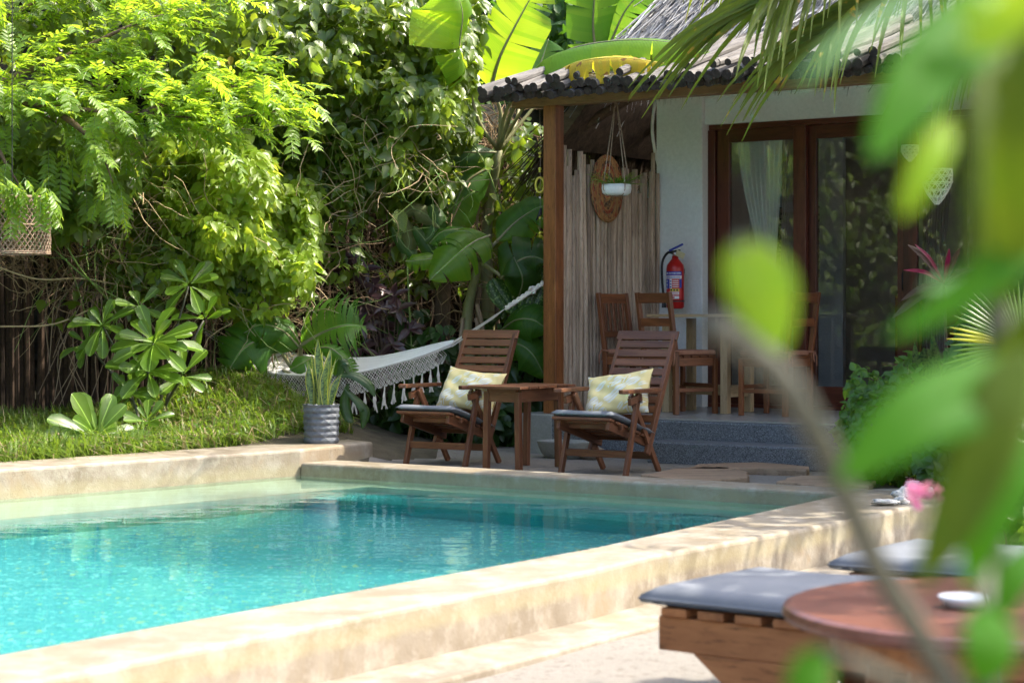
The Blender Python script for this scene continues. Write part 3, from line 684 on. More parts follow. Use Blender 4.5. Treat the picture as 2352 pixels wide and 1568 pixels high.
# ------------------------------------------------------------------ slatted deck chairs
def make_deck_chair():
    c = empty('deck_chair', (0, 0, 0)); T = M['teak']; w = .56
    for x in (.02, w - .02):
        sg = -1 if x < .1 else 1
        board('front_leg', (x, 0, 0), (x, .17, .555), .045, .028, T, c, up=(1, 0, 0))
        board('rear_leg', (x - sg * .032, .50, 0), (x - sg * .032, .12, .545), .042, .026, T, c, up=(1, 0, 0))
        a = MB(); pr = [(-.03, -.11), (.015, -.135), (.045, -.10), (.042, .2), (.03, .36), (-.025, .36), (-.03, .2)]
        a.prism([(p[0] * sg, p[1]) for p in pr], -.014, .014); a.build('armrest', T, c, bevel=.005, matrix=Matrix.Translation((x, .07, .572)))
        board('arm_block', (x, .05, .50), (x, .20, .53), .05, .028, T, c, up=(1, 0, 0))
        board('seat_rail', (x - sg * .062, -.13, .352), (x - sg * .062, .42, .20), .068, .028, T, c, up=(1, 0, 0))
        board('back_stile', (x - sg * .03, .33, .13), (x - sg * .045, .745, .945), .05, .030, T, c, up=(1, 0, 0))
    for k in range(7):
        t = k / 6.2; y = -.125 + .52 * t; z = .385 - .15 * t
        board('seat_slat', (.045, y, z), (w - .045, y, z), .058, .018, T, c, up=(0, .26, 1))
    n = 12
    for k in range(n):
        t = .13 + .86 * k / (n - 1); y = .33 + .415 * t; z = .13 + .815 * t; wd = .054 if k < n - 1 else .07
        board('back_slat', (.055 if k < n - 1 else .03, y - .012, z + .006), (w - .055 if k < n - 1 else w - .03, y - .012, z + .006), wd, .018, T, c, up=(0, -.89, .46))
    board('front_stretcher', (.03, .045, .145), (w - .03, .045, .145), .024, .05, T, c)
    board('rear_stretcher', (.05, .43, .115), (w - .05, .43, .115), .024, .05, T, c)
    board('seat_cleat', (.04, .0, .335), (w - .04, .0, .335), .03, .04, T, c)
    MB().tube([(-.012, .16, .50), (w + .012, .16, .50)][:1] + [(.0, .16, .50)], .009, 6).build('bolt', M['metal'], c)
    MB().tube([(w - .0, .16, .50), (w + .014, .16, .50)], .009, 6).build('bolt', M['metal'], c)
    return c
chairL = empty
dc = make_deck_chair(); dc2 = copy_tree(dc)
YAW = HROT
dc.location = (on(1283, 1086, 0).x, on(1283, 1086, 0).y, 0); dc.rotation_euler = (0, 0, YAW)
dc2.location = (on(927, 1066, 0).x, on(927, 1066, 0).y, 0); dc2.rotation_euler = (0, 0, YAW + R(2))
tag(dc, 'brown slatted teak deck chair in front of the terrazzo steps, right of the small table', 'deck chair', 'slatted deck chairs by the pool')
tag(dc2, 'brown slatted teak deck chair nearest the hammock, left of the small table', 'deck chair', 'slatted deck chairs by the pool')

def seat_cushion(ch, label):
    def f(a, b, top):
        x = .03 + .50 * a; y = -.15 + .56 * b; z = .40 - .145 * max(0, (b * .56 - .03) / .52) ** 1.1
        e = min(a, 1 - a, b, 1 - b); k = min(1, e / .06) ** .5
        return Vector((x, y, z + (.022 + .022 * k * (1 + .15 * math.sin(a * 9) * math.sin(b * 7)) if top else .003 + .018 * (1 - k))))
    b = MB().grid(lambda a, c: f(a, c, True), 16, 16); nb = len(b.v); b.grid(lambda a, c: f(1 - a, c, False), 16, 16)
    per = [i for i in range(17)] + [j * 17 + 16 for j in range(1, 17)] + [16 * 17 + i for i in range(15, -1, -1)] + [j * 17 for j in range(15, 0, -1)]
    low = []
    for q in per: j, i = divmod(q, 17); low.append(nb + j * 17 + (16 - i))
    for k in range(len(per)): b.f.append((per[k], low[k], low[(k + 1) % len(per)], per[(k + 1) % len(per)])); b.mi.append(0)
    o = b.build('seat_cushion', M['grey_fab'], smooth=True); o.matrix_world = ch.matrix_basis; o.location = ch.location; o.rotation_euler = ch.rotation_euler
    return tag(o, label, 'cushion', 'blue grey seat cushions')
seat_cushion(dc, 'thin blue-grey seat pad on the deck chair in front of the steps')
seat_cushion(dc2, 'thin blue-grey seat pad on the deck chair nearest the hammock')

def pillow(ch, cx, tilt, roll, label, w=.52, h=.34, cy=.345, cz=.535):
    b = MB(); n = 22
    def f(a, c, s):
        x = (a - .5) * 2; z = (c - .5) * 2; px = 1 - .10 * (1 - z * z) ** 1 * abs(x) ** 3 * .9; pz = 1 - .16 * (1 - x * x) * abs(z) ** 3
        th = .078 * max(0, (1 - x ** 4)) ** .6 * max(0, (1 - z ** 4)) ** .6 * (1 + .12 * math.sin(x * 5 + z * 3) + .07 * math.sin(z * 11 + x * 6) + .05 * math.sin(x * 17))
        return Vector((x * w / 2 * px, s * (th + .002), z * h / 2 * pz))
    b.grid(lambda a, c: f(a, c, -1), n, n); b.grid(lambda a, c: f(1 - a, c, 1), n, n)
    o = b.build('pillow', M['pillow'], smooth=True)
    Mx = Matrix.Translation(ch.location) @ Matrix.Rotation(ch.rotation_euler.z, 4, 'Z') @ Matrix.Translation((cx, cy, cz)) @ Matrix.Rotation(tilt, 4, 'X') @ Matrix.Rotation(roll, 4, 'Y')
    o.matrix_world = Mx; return tag(o, label, 'pillow', 'yellow leaf-print pillows')
pillow(dc, .27, R(-27), R(-9), 'yellow and white leaf-print pillow on the deck chair in front of the steps')
pillow(dc2, .36, R(-27), R(6), 'yellow and white leaf-print pillow on the deck chair nearest the hammock')

# small table between the chairs
p = on(1108, 1078, 0); tb = empty('side_table', (p.x, p.y, 0), YAW, 'small square brown wooden table between the two deck chairs', 'table')
for (x, y) in ((.02, .02), (.30, .02), (.02, .52), (.30, .52)): board('leg', (x, y, 0), (x + (.01 if x < .1 else -.01), y, .55), .042, .042, M['teak'], tb, up=(0, 1, 0))
for k in range(6): board('top_slat', (-.06, -.03 + .12 * k, .583), (.38, -.03 + .12 * k, .583), .108, .02, M['teak'], tb)
for y in (.02, .52): board('apron', (.04, y, .525), (.28, y, .525), .022, .09, M['teak'], tb)
for x in (.02, .30): board('apron', (x, .04, .525), (x, .50, .525), .022, .09, M['teak'], tb)

# ------------------------------------------------------------------ porch dining set
dt = empty('dining_table', hut(.62, .64, .312), HROT, 'pale pine dining table on the porch', 'table')
for (x, y) in ((.03, .03), (.56, .03), (.03, .42), (.56, .42)): board('leg', (x, y, 0), (x, y, .75), .062, .062, M['pine'], dt, up=(0, 1, 0), bevel=.003)
MB().box((.33, .225, .772), (.86, .60, .024)).build('tabletop', M['pine'], dt, bevel=.004)
board('stretcher', (.06, .42, .17), (.53, .42, .17), .022, .085, M['pine'], dt); board('stretcher', (.03, .06, .17), (.03, .39, .17), .022, .085, M['pine'], dt); board('stretcher', (.56, .06, .17), (.56, .39, .17), .022, .085, M['pine'], dt)

def dining_chair(vertical_slats, loc, rz, label):
    """local: x across the chair, +y the way it faces, the back at y=0"""
    c = empty('dining_chair', loc, rz, label, 'chair', 'dining chairs on the porch'); T = M['teaklight']; w = .42
    for x in (.0, w):
        board('rear_leg', (x, 0, 0), (x, 0, .46), .036, .042, T, c, up=(0, 1, 0)); board('back_post', (x, -.002, .455), (x, -.07, .955), .036, .036, T, c, up=(0, 1, 0))
        board('front_leg', (x, .38, 0), (x, .38, .44), .036, .036, T, c, up=(0, 1, 0))
        board('side_rail', (x, .02, .41), (x, .36, .41), .024, .065, T, c); board('side_stretcher', (x, .02, .19), (x, .36, .19), .02, .032, T, c)
    board('front_rail', (.018, .38, .41), (w - .018, .38, .41), .024, .065, T, c); board('rear_rail', (.018, .0, .41), (w - .018, .0, .41), .024, .065, T, c)
    board('front_stretcher', (.018, .38, .22), (w - .018, .38, .22), .02, .032, T, c)
    board('top_rail', (.018, -.066, .91), (w - .018, -.066, .91), .02, .08, T, c, up=(0, 0, 1))
    if vertical_slats:
        board('lower_rail', (.018, -.03, .62), (w - .018, -.03, .62), .02, .05, T, c)
        for k in range(5): x = .07 + .07 * k; board('back_slat', (x, -.034, .64), (x, -.062, .875), .034, .014, T, c, up=(0, 1, 0))
    else: board('lower_rail', (.018, -.04, .72), (w - .018, -.04, .72), .02, .065, T, c)
    for k in range(5): board('seat_slat', (.01, .04 + .08 * k, .452), (w - .01, .04 + .08 * k, .452), .07, .014, T, c)
    s = MB().box((w / 2, .20, .482), (.41, .40, .04)).build('seat_pad', M['seatorange'], c, bevel=.016, seg=3)
    for x in (0, w):
        MB().tube([(x - .024, -.024, .49), (x + .024, -.024, .495), (x + .024, .024, .49), (x - .024, .024, .488), (x - .024, -.024, .49)], .007, 5).build('pad_tie', M['seatorange'], c, smooth=True)
        MB().tube([(x + .02, -.03, .49), (x + .035, -.04, .45), (x + .025, -.045, .38)], .006, 5).build('pad_tie', M['seatorange'], c, smooth=True)
        MB().tube([(x + .0, -.03, .49), (x - .015, -.04, .44), (x - .01, -.045, .41)], .006, 5).build('pad_tie', M['seatorange'], c, smooth=True)
    return c
def face(a): return math.atan2(a.y, a.x) - math.pi / 2
pb = Vector((1.057, 15.87, .312)); pa = Vector((1.278, 15.5, .312)); fa = Vector((.85, .53, 0)).normalized()
dining_chair(False, pb, face(fa), 'orange-brown chair with two horizontal back rails at the near corner of the porch table')
dining_chair(True, hut(.20, .88, .312), face(U), 'orange-brown chair with upright back slats standing against the stick screen')
dining_chair(False, hut(1.78, .52, .312), face(-U), 'orange-brown chair at the far end of the porch table, beside the glass door')

# ------------------------------------------------------------------ wall and porch things
fe = empty('fire_extinguisher', at(1551, 690, 16.75), HROT, 'red fire extinguisher with printed label hanging on the white wall beside the stick screen', 'fire extinguisher')
zt = at(1551, 600, 16.75).z - fe.location.z; rr = .075
MB().lathe([(0, -.07), (rr * .8, -.07), (rr, -.055), (rr, zt * .80), (rr * .93, zt * .9), (rr * .6, zt), (.028, zt + .02), (.028, zt + .045), (0, zt + .045)], 28).build('cylinder', M['red'], fe, smooth=True)
MB().lathe([(rr + .002, -.012), (rr + .002, 0)], 28).build('band', M['black'], fe)
MB().tube([(0, 0, zt + .04), (0, 0, zt + .085)], .022, 10).build('valve', M['metal'], fe, smooth=True)
MB().box((.02, -.02, zt + .115), (.14, .018, .016), Matrix.Rotation(R(-22), 3, 'Y')).build('lever', M['blue'], fe, bevel=.003)
MB().box((.01, -.02, zt + .085), (.10, .018, .012), Matrix.Rotation(R(-8), 3, 'Y')).build('lever', M['black'], fe, bevel=.003)
MB().tube(smooth_pts([(-.02, 0, zt + .07), (-.07, -.01, zt + .07), (-.115, -.02, zt - .01), (-.11, -.03, zt * .5), (-.095, -.03, .02)], 18), .011, 8).build('hose', M['black'], fe, smooth=True)
MB().tube([(-.095, -.03, .02), (-.092, -.03, -.06)], [.014, .02], 8).build('nozzle', M['black'], fe)
MB().box((.07, -.04, zt + .055), (.085, .003, .05), Matrix.Rotation(R(25), 3, 'Y')).build('paper_tag', M['cardtag'], fe)
MB().box((0, .085, zt * .75), (.05, .06, .04)).build('bracket', M['black'], fe)
def curved_patch(name, a0, a1, z0, z1, mat, off=.0015):
    n = 10; b = MB(); b.grid(lambda s, t: Vector(((rr + off) * math.sin(a0 + (a1 - a0) * s), -(rr + off) * math.cos(a0 + (a1 - a0) * s), z0 + (z1 - z0) * t)), n, 1); return b.build(name, mat, fe, smooth=True)
H0 = zt * .80; a = R(-34)      # centre of the label faces the pool
CA = R(12)
def cp(name, x0, x1, y0, y1, mat, off): return curved_patch(name, CA + R(x0), CA + R(x1), H0 * y0, H0 * y1, mat, off)
cp('label_sheet', -62, 62, .05, .92, M['labelred'], .001)
cp('label_band', -62, 62, .80, .92, M['blue'], .002); cp('label_band', -62, 62, .69, .79, M['labelwhite'], .002); cp('label_panel', -62, -22, .38, .68, M['blue'], .002)
cp('label_panel', 44, 62, .40, .68, M['blue'], .002); cp('label_panel', -20, -4, .38, .68, M['labelwhite'], .002); cp('label_panel', -16, 44, .29, .37, M['labelyellow'], .002)
cp('label_panel', -30, 42, .05, .14, M['labelwhite'], .002); cp('label_panel', -20, 42, .18, .28, M['labelwhite'], .002)
for k in range(4): cp('label_line', 0, 38, .42 + .065 * k, .445 + .065 * k, M['labelwhite'], .003)
for k in range(3): cp('label_line', -14, 38, .195 + .03 * k, .205 + .03 * k, M['labelred'], .003)
for k in range(3): cp('label_icon', -12 + 18 * k, -1 + 18 * k, .305, .355, M['black'], .003)
for k in range(3): cp('label_icon', -17, -7, .41 + .09 * k, .45 + .09 * k, M['blue'], .003)
cp('label_emblem', -2, 14, .07, .12, M['labelred'], .003)
for k in range(2): cp('label_line', -50, 50, .715 + .035 * k, .73 + .035 * k, M['blue'], .003)
def wrap_text(txt, ang, z, size, mat, name='label_text', vertical=False):
    for k, chh in enumerate(txt):
        if chh == ' ': continue
        cu = bpy.data.curves.new(name, 'FONT'); cu.body = chh; cu.size = size; cu.align_x = 'CENTER'; cu.align_y = 'CENTER'; cu.extrude = .0004; cu.offset = .0006
        o = bpy.data.objects.new(name, cu); col.objects.link(o); o.parent = fe; cu.materials.append(mat)
        a = ang + (0 if vertical else (k - (len(txt) - 1) / 2) * size * .62 / rr)
        o.data.update_tag(); bpy.context.view_layer.update(); me_ = bpy.data.meshes.new_from_object(o.evaluated_get(bpy.context.evaluated_depsgraph_get())); bpy.data.objects.remove(o); o = bpy.data.objects.new(name, me_); col.objects.link(o); o.parent = fe
        o.matrix_local = Matrix.Translation((((rr + .004) * math.sin(a)), -(rr + .004) * math.cos(a), z - (k * size * 1.15 if vertical else 0))) @ Matrix.Rotation(a, 4, 'Z') @ Matrix.Rotation(R(90), 4, 'X')
wrap_text('FIRE EXTINGUISHER', CA, H0 * .86, .0135, M['labelwhite']); wrap_text('ABC', CA + R(-42), H0 * .61, .026, M['labelwhite'], vertical=True)

# oval coiled mat hanging on the screen
mt = at(1425, 437, 16.55); mato = MB(); nt_, nr_ = 48, 16
def ov(a, r): return Vector((math.cos(a) * r * .25, .006 * math.sin(r * 100), math.sin(a) * r * .28))
mato.v.append((0, -.012, 0))
for j in range(1, nr_ + 1):
    for i in range(nt_): p = ov(2 * math.pi * i / nt_, j / nr_); mato.v.append((p.x, -.012 - .006 * (j % 2), p.z))
for i in range(nt_): mato.f.append((0, 1 + i, 1 + (i + 1) % nt_)); mato.mi.append(0)
for j in range(nr_ - 1):
    for i in range(nt_): a_ = 1 + j * nt_; mato.f.append((a_ + i, a_ + nt_ + i, a_ + nt_ + (i + 1) % nt_, a_ + (i + 1) % nt_)); mato.mi.append(0)
mo = mato.build('woven_mat', M['mat'], smooth=True); mo.rotation_euler = (0, 0, HROT + R(90)); mo.location = hut(.055, .70, 0) ; mo.location.z = mt.z
sol = mo.modifiers.new('thickness', 'SOLIDIFY'); sol.thickness = .012
tag(mo, 'oval coiled mat in red and brown rings hanging on the stick screen', 'wall hanging')

# hanging planter under the beam
hp = at(1416, 436, 15.7); pl = empty('hanging_planter', hp, 0, 'round white ceramic bowl planter hung on cords under the porch beam', 'planter')
MB().lathe([(0, -.045), (.085, -.045), (.112, -.025), (.118, .01), (.115, .042), (.108, .042), (.108, .02), (0, .02)], 32).build('bowl', M['whitepot'], pl, smooth=True)
top = Vector((hut(.75, 0).x - hp.x, 0, 2.74 - hp.z)); knot = Vector((-.005, 0, .74)); top = Vector((.0, .02, 2.74 - hp.z))
MB().tube([top, knot], .006, 6, jit=.1).build('cord', M['jute'], pl, smooth=True)
for k in range(4):
    a = R(30 + 90 * k); q = Vector((math.cos(a) * .121, math.sin(a) * .121, .0))
    MB().tube([knot, Vector((q.x, q.y, .05)), q, Vector((q.x * .75, q.y * .75, -.045)), Vector((0, 0, -.052))], .0042, 5).build('cord', M['jute'], pl, smooth=True)
pp, nn_, tt, ss = [], [], [], []
for k in range(70):
    a = rnd.uniform(0, 6.28); r_ = rnd.uniform(0, .09); h_ = rnd.uniform(.3, 1.8); pp.append((math.cos(a) * r_, math.sin(a) * r_, .03)); tt.append((math.cos(a), math.sin(a), h_)); nn_.append((-math.cos(a) * h_, -math.sin(a) * h_, 1)); ss.append(rnd.uniform(.11, .2))
for k in range(16):
    pp.append((-.12 - rnd.uniform(0, .09), rnd.uniform(-.03, .03), .05 + rnd.uniform(0, .08))); tt.append((rnd.uniform(-1, .5), rnd.uniform(-1, 1), rnd.uniform(-.5, .8))); nn_.append((rnd.uniform(-.5, .5), -1, .6)); ss.append(.045)
scatter(pp, nn_, tt, ss, [ovate(.10, .02, .35)], L['fan'], pl, nparts=86)

# bead string beside the post
bs = empty('bead_string', at(1240, 330, 15.95), 0, 'thin hanging string of beads with a yellow ring, left of the brown post', 'wind chime')
z_ = lambda y: at(1240, y, 15.95).z - bs.location.z
MB().tube([(0, 0, z_(250)), (.004, 0, z_(420)), (0, 0, z_(545))], .0018, 4).build('string', M['jute'], bs)
for y, r in ((352, .014), (360, .011), (388, .014), (394, .010), (454, .009), (500, .011), (535, .011), (542, .009)): MB().lathe([(0, -r), (r * .8, -r * .6), (r, 0), (r * .8, r * .6), (0, r)], 10).build('bead', M['labelyellow'] if y != 454 else M['labelwhite'], bs, smooth=True, matrix=Matrix.Translation((0, 0, z_(y))))
MB().tube([(math.cos(t * math.pi / 8) * .034, 0, math.sin(t * math.pi / 8) * .06) for t in range(17)], .009, 6, cap=False).build('ring', M['labelyellow'], bs, smooth=True, matrix=Matrix.Translation((0, 0, z_(425))))
MB().tube([(.01, 0, .05), (0, 0, 0), (-.03, 0, -.05)], [.008, .016, .006], 6).build('pendant', M['black'], bs, smooth=True, matrix=Matrix.Translation((0, 0, z_(492))))

# white hexagon-weave ornaments on the right of the porch
def lattice_cone(name, cx, y0, y1, px_w, Y, label):
    c = at(cx, y0, Y); o = empty(name, c, 0, label, 'ornament', 'white woven hanging ornaments'); w = px_w / FPX * Y / 2; h = (y1 - y0) / FPX * Y; n = 9
    def pt(a, t): r = w * (1 - .12 * (1 - t)) * (1 if t < .35 else max(.05, (1 - t) / .65) ** .75); return (math.cos(a) * r, math.sin(a) * r, -h * t)
    for d in (-1, 1):
        for k in range(n): MB().tube([pt(2 * math.pi * k / n + d * t * 2.1, t) for t in (0, .15, .35, .5, .65, .8, .97)], .0045, 4).build('strip', M['latticewhite'], o)
    for t in (.02, .2, .38, .58, .76, .9): MB().tube([pt(2 * math.pi * k / 18, t) for k in range(19)], .0045, 4, cap=False).build('ring', M['latticewhite'], o)
    MB().tube([(0, 0, 0), (0, 0, 2.74 - c.z)], .002, 4).build('string', M['jute'], o); return o
lattice_cone('woven_ornament', 2152, 388, 472, 78, 14.9, 'larger white cane-lattice ornament hanging by the right glass door')
lattice_cone('woven_ornament', 2090, 334, 372, 44, 15.4, 'smaller white cane-lattice ornament hanging higher, by the right glass door')

# indoors: seen through the glass
def curtain(pts_top, pts_mid, pts_bot, zt_, zm, zb, y, mat, label, folds=9, amp=.03):
    def f(s, t):
        if t < .55: k = t / .55; k = k * k * (3 - 2 * k); a = [pts_top[i] * (1 - k) + pts_mid[i] * k for i in (0, 1)]; z = zt_ + (zm - zt_) * t / .55
        else: k = (t - .55) / .45; k2 = math.sqrt(k); a = [pts_mid[i] * (1 - k2) + pts_bot[i] * k2 for i in (0, 1)]; z = zm + (zb - zm) * k
        x = a[0] + (a[1] - a[0]) * s; wd = (a[1] - a[0]); return Vector((x, y + amp * math.sin(s * folds * 6.28 + .5 * math.sin(t * 5)) * (.4 + wd), z))
    b = MB().grid(f, 90, 22).build('curtain', mat, smooth=True); b.location = O; b.rotation_euler = (0, 0, HROT); return tag(b, label, 'curtain')
curtain((.62, 1.05), (.86, .98), (.80, 1.05), 2.6, 1.22, .34, WV + .30, M['curtain'], 'sheer cream curtain tied in the middle behind the left glass door')
curtain((1.02, 1.28), (1.0, 1.12), (1.0, 1.16), 2.6, 1.2, .34, WV + .36, M['curtainbrown'], 'brown-grey curtain hanging behind the sheer cream one')
curtain((2.28, 2.55), (2.28, 2.46), (2.28, 2.5), 2.6, 1.3, .34, WV + .36, M['curtainbrown'], 'dark curtain behind the third glass door panel, left one')
curtain((2.66, 2.95), (2.66, 2.85), (2.66, 2.88), 2.6, 1.3, .34, WV + .36, M['curtainbrown'], 'dark curtain behind the third glass door panel, right one', 6)
bx = MB().box((0, 0, 0), (.5, .02, .62)).build('patterned_cloth', M['damask']); bx.matrix_world = Matrix.Translation(hut(.85, WV + .9, 1.72)) @ Matrix.Rotation(HROT, 4, 'Z'); tag(bx, 'dark cloth with pale damask print hanging indoors behind the curtain', 'cloth')
sf = empty('carved_bench', hut(1.75, WV + 1.2, .312), HROT, 'carved red-brown wooden day bed seen through the glass door', 'day bed')
MB().prism([(0, 0), (1.25, 0), (1.25, .7), (0, .7)], .18, .36).build('seat_frame', M['sofa'], sf, bevel=.01)
prof = [(0, .30), (1.25, .30), (1.25, .34), (.95, .36), (.78, .45), (.66, .62), (.55, .82), (.42, .92), (.28, .94), (.16, .88), (0, .90)]
bk = MB(); nP = len(prof); bk.add([(x - .35, .62, z + .05) for x, z in prof] + [(x - .35, .68, z + .05) for x, z in prof], [tuple(range(nP)), tuple(range(2 * nP - 1, nP - 1, -1))] + [(i, nP + i, nP + (i + 1) % nP, (i + 1) % nP) for i in range(nP)]); bk.build('backrest', M['sofa'], sf)
MB().box((.62, .35, .40), (1.2, .62, .1)).build('cushion', M['seatorange'], sf, bevel=.03)
for x in (.04, 1.2):
    for y in (.04, .62): board('leg', (x, y, 0), (x, y, .18), .06, .06, M['sofa'], sf, up=(0, 1, 0))
rm = MB().box((0, 0, 0), (5.0, 3.2, .01)).build('room_floor', M['mahogany']); rm.matrix_world = Matrix.Translation(hut(2.7, WV + 1.95, .318)) @ Matrix.Rotation(HROT, 4, 'Z'); rm['kind'] = 'structure'

# ------------------------------------------------------------------ trough, slabs, stones
tr = empty('foot_basin', at(1302, 1050, 15.12), HROT, 'shallow grey concrete foot basin on the sand below the post', 'basin'); tr.location.z = .0
def sq(r, z, a): q = (abs(math.cos(a)) ** 5 + abs(math.sin(a)) ** 5) ** (-1 / 5); return r * (q * .55 + .5)
MB().lathe([(0, 0), (.15, 0), (.19, .05), (.215, .12), (.222, .135), (.205, .135), (.18, .06), (0, .05)], 32, fn=sq, sy=.72).build('bowl', M['concrete'], tr, smooth=True)
def rock(name, c, r, mat, label, cat, parent=None, sx=1, sy=1, sz=.7, group=None, seed=0, rough=.25):
    q = random.Random(seed); b = MB(); n, m = 12, 8; ph = [q.uniform(0, 6) for _ in range(6)]
    def f(i, j):
        a = 2 * math.pi * i; t = math.pi * j; k = 1 + rough * (math.sin(a * 2 + ph[0]) * math.sin(t * 2 + ph[1]) + .6 * math.sin(a * 3 + ph[2] + t * 4)) + q.uniform(-rough, rough) * .35
        if j in (0, 1): k = 1
        return (math.sin(t) * math.cos(a) * r * sx * k, math.sin(t) * math.sin(a) * r * sy * k, math.cos(t) * r * sz * k)
    vs = [f(i / n, j / m) for j in range(m + 1) for i in range(n)]; b.add(vs, [(j * n + i, (j + 1) * n + i, (j + 1) * n + (i + 1) % n, j * n + (i + 1) % n) for j in range(m) for i in range(n)])
    o = b.build(name, mat, parent, smooth=True); o.location = c
    if label: tag(o, label, cat, group)
    return o
rock('stone', at(1352, 1040, 15.0), .085, M['rock'], 'brown stone lying in the concrete foot basin', 'stone', sx=1.3, seed=4)
def slab(px, label, seed, z=0):
    q = random.Random(seed); P = []
    for (x, y) in px: p = on(x, y, .02); P.append((p.x, p.y))
    PP = []
    for i in range(len(P)):
        a, b = Vector(P[i]), Vector(P[(i + 1) % len(P)])
        for k in range(5): t = k / 5; p = a.lerp(b, t); PP.append((p.x + q.uniform(-.02, .02), p.y + q.uniform(-.02, .02)))
    o = MB().prism(PP, -.02, .045).build('wooden_slab', M['slab'], bevel=.008); return tag(o, label, 'wooden slab', 'flat wooden slabs laid on the sand')
slab([(1476, 1098), (1560, 1082), (1655, 1079), (1722, 1090), (1712, 1106), (1600, 1112), (1530, 1106)], 'rounded brown wooden slab in front of the right deck chair, nearest the pool rim', 1)
slab([(1580, 1083), (1600, 1073), (1740, 1068), (1860, 1078), (1850, 1088), (1740, 1084), (1650, 1084)], 'long brown wooden slab right at the foot of the steps', 2)
slab([(1786, 1114), (1830, 1100), (1930, 1100), (2010, 1112), (1990, 1124), (1870, 1122)], 'split wooden slab farthest right on the sand', 3)
for k, (x, y, r, s) in enumerate(((2084, 1136, .06, 1), (2100, 1118, .055, 2), (2068, 1146, .035, 3), (2118, 1130, .05, 5), (2032, 1149, .045, 6))):
    p = on(x, y + 12, .05); rock('coral_stone', (p.x, p.y, .05 + r * .5), r, M['coral'], '%s white coral stone at the far corner of the pool rim' % ('tall knobbly', 'rounded knobbly', 'tiny', 'roundish rear', 'flat elongated')[k], 'stone', group='white coral stones at the pool corner', seed=s, rough=.35, sx=1.2 if k < 4 else 2.0, sz=.7 if k < 4 else .3)

# ------------------------------------------------------------------ pot with snake plant
pc = Vector(((738 - CX) / FPX * 14.72, 14.72, .146)); sp_ = empty('snake_plant_pot', pc, 0, 'grey faceted pot holding a snake plant on the corner of the pool wall', 'potted plant')
b = MB(); nA, nZ = 15, 13; hh, r0 = .285, .128
def pf(i, j):
    a = 2 * math.pi * (i + (.5 if j % 2 else 0)) / nA; t = j / nZ; r = r0 * (1 + .05 * t) * (1 + (.03 + .02 * math.sin(i * 9.1 + j)) * (1 if j % 2 else -1)); return (math.cos(a) * r, math.sin(a) * r, hh * t)
b.add([pf(i, j) for j in range(nZ + 1) for i in range(nA)], [])
for j in range(nZ):
    for i in range(nA):
        a0, a1, c0, c1 = j * nA + i, j * nA + (i + 1) % nA, (j + 1) * nA + i, (j + 1) * nA + (i + 1) % nA
        for f in (((a0, a1, c0), (a1, c1, c0)) if j % 2 == 0 else ((a0, a1, c1), (a0, c1, c0))): b.f.append(f); b.mi.append(0)
b.lathe([(r0 * 1.05, hh), (r0 * .95, hh), (r0 * .93, hh - .03), (0, hh - .03)], nA)
b.build('pot', M['potgrey'], sp_)
for k in range(14): a = rnd.uniform(0, 6.28); rock('pebble', (math.cos(a) * .09, math.sin(a) * .09, hh - .01), .016, M['coral'], None, None, sp_, seed=k)
def sword(base, lean, h, w, seed):
    w *= 1.35
    q = random.Random(seed); n = 12; b = MB(); e = MB(); tw = q.uniform(-.8, .8); a0 = q.uniform(0, 3.1)
    for j in range(n + 1):
        t = j / n; c = Vector(base) + Vector(lean) * t * t + Vector((0, 0, h * t)) + Vector((math.sin(t * 6 + seed) * .006, 0, 0)); a = a0 + tw * t; s = Vector((math.cos(a), math.sin(a) * .6, 0)); ww = w / 2 * (min(1, .55 + t) * (1 - max(0, (t - .6) / .4) ** 1.6)); nn = Vector((-s.y, s.x, 0)) * ww * .35
        b.v += [tuple(c - s * ww * .8 + nn), tuple(c), tuple(c + s * ww * .8 + nn)]; e.v += [tuple(c - s * ww + nn * 1.3), tuple(c - s * ww * .8 + nn), tuple(c + s * ww * .8 + nn), tuple(c + s * ww + nn * 1.3)]
    for j in range(n): b.f += [(j * 3, j * 3 + 1, j * 3 + 4, j * 3 + 3), (j * 3 + 1, j * 3 + 2, j * 3 + 5, j * 3 + 4)]; e.f += [(j * 4, j * 4 + 1, j * 4 + 5, j * 4 + 4), (j * 4 + 2, j * 4 + 3, j * 4 + 7, j * 4 + 6)]; b.mi += [0, 0]; e.mi += [0, 0]
    o = b.build('leaf', L['snake'], sp_, smooth=True); e.build('leaf_margin', L['snakeedge'], o)
for k, (dx, dy, lx, h, w) in enumerate(((0, -.02, -.02, .52, .055), (-.05, 0, -.05, .36, .05), (.03, .02, .03, .45, .05), (.06, 0, .05, .38, .05), (-.03, .03, -.04, .40, .045), (.01, -.05, .0, .30, .05), (.07, -.03, .09, .26, .045), (-.07, -.03, -.02, .33, .05), (.03, -.06, .02, .36, .05), (-.02, .05, .02, .42, .045), (.05, .05, .11, .2, .035), (-.045, -.05, -.01, .28, .05))): sword((dx, dy, hh - .03), (lx, rnd.uniform(-.03, .03), 0), h, w, k)

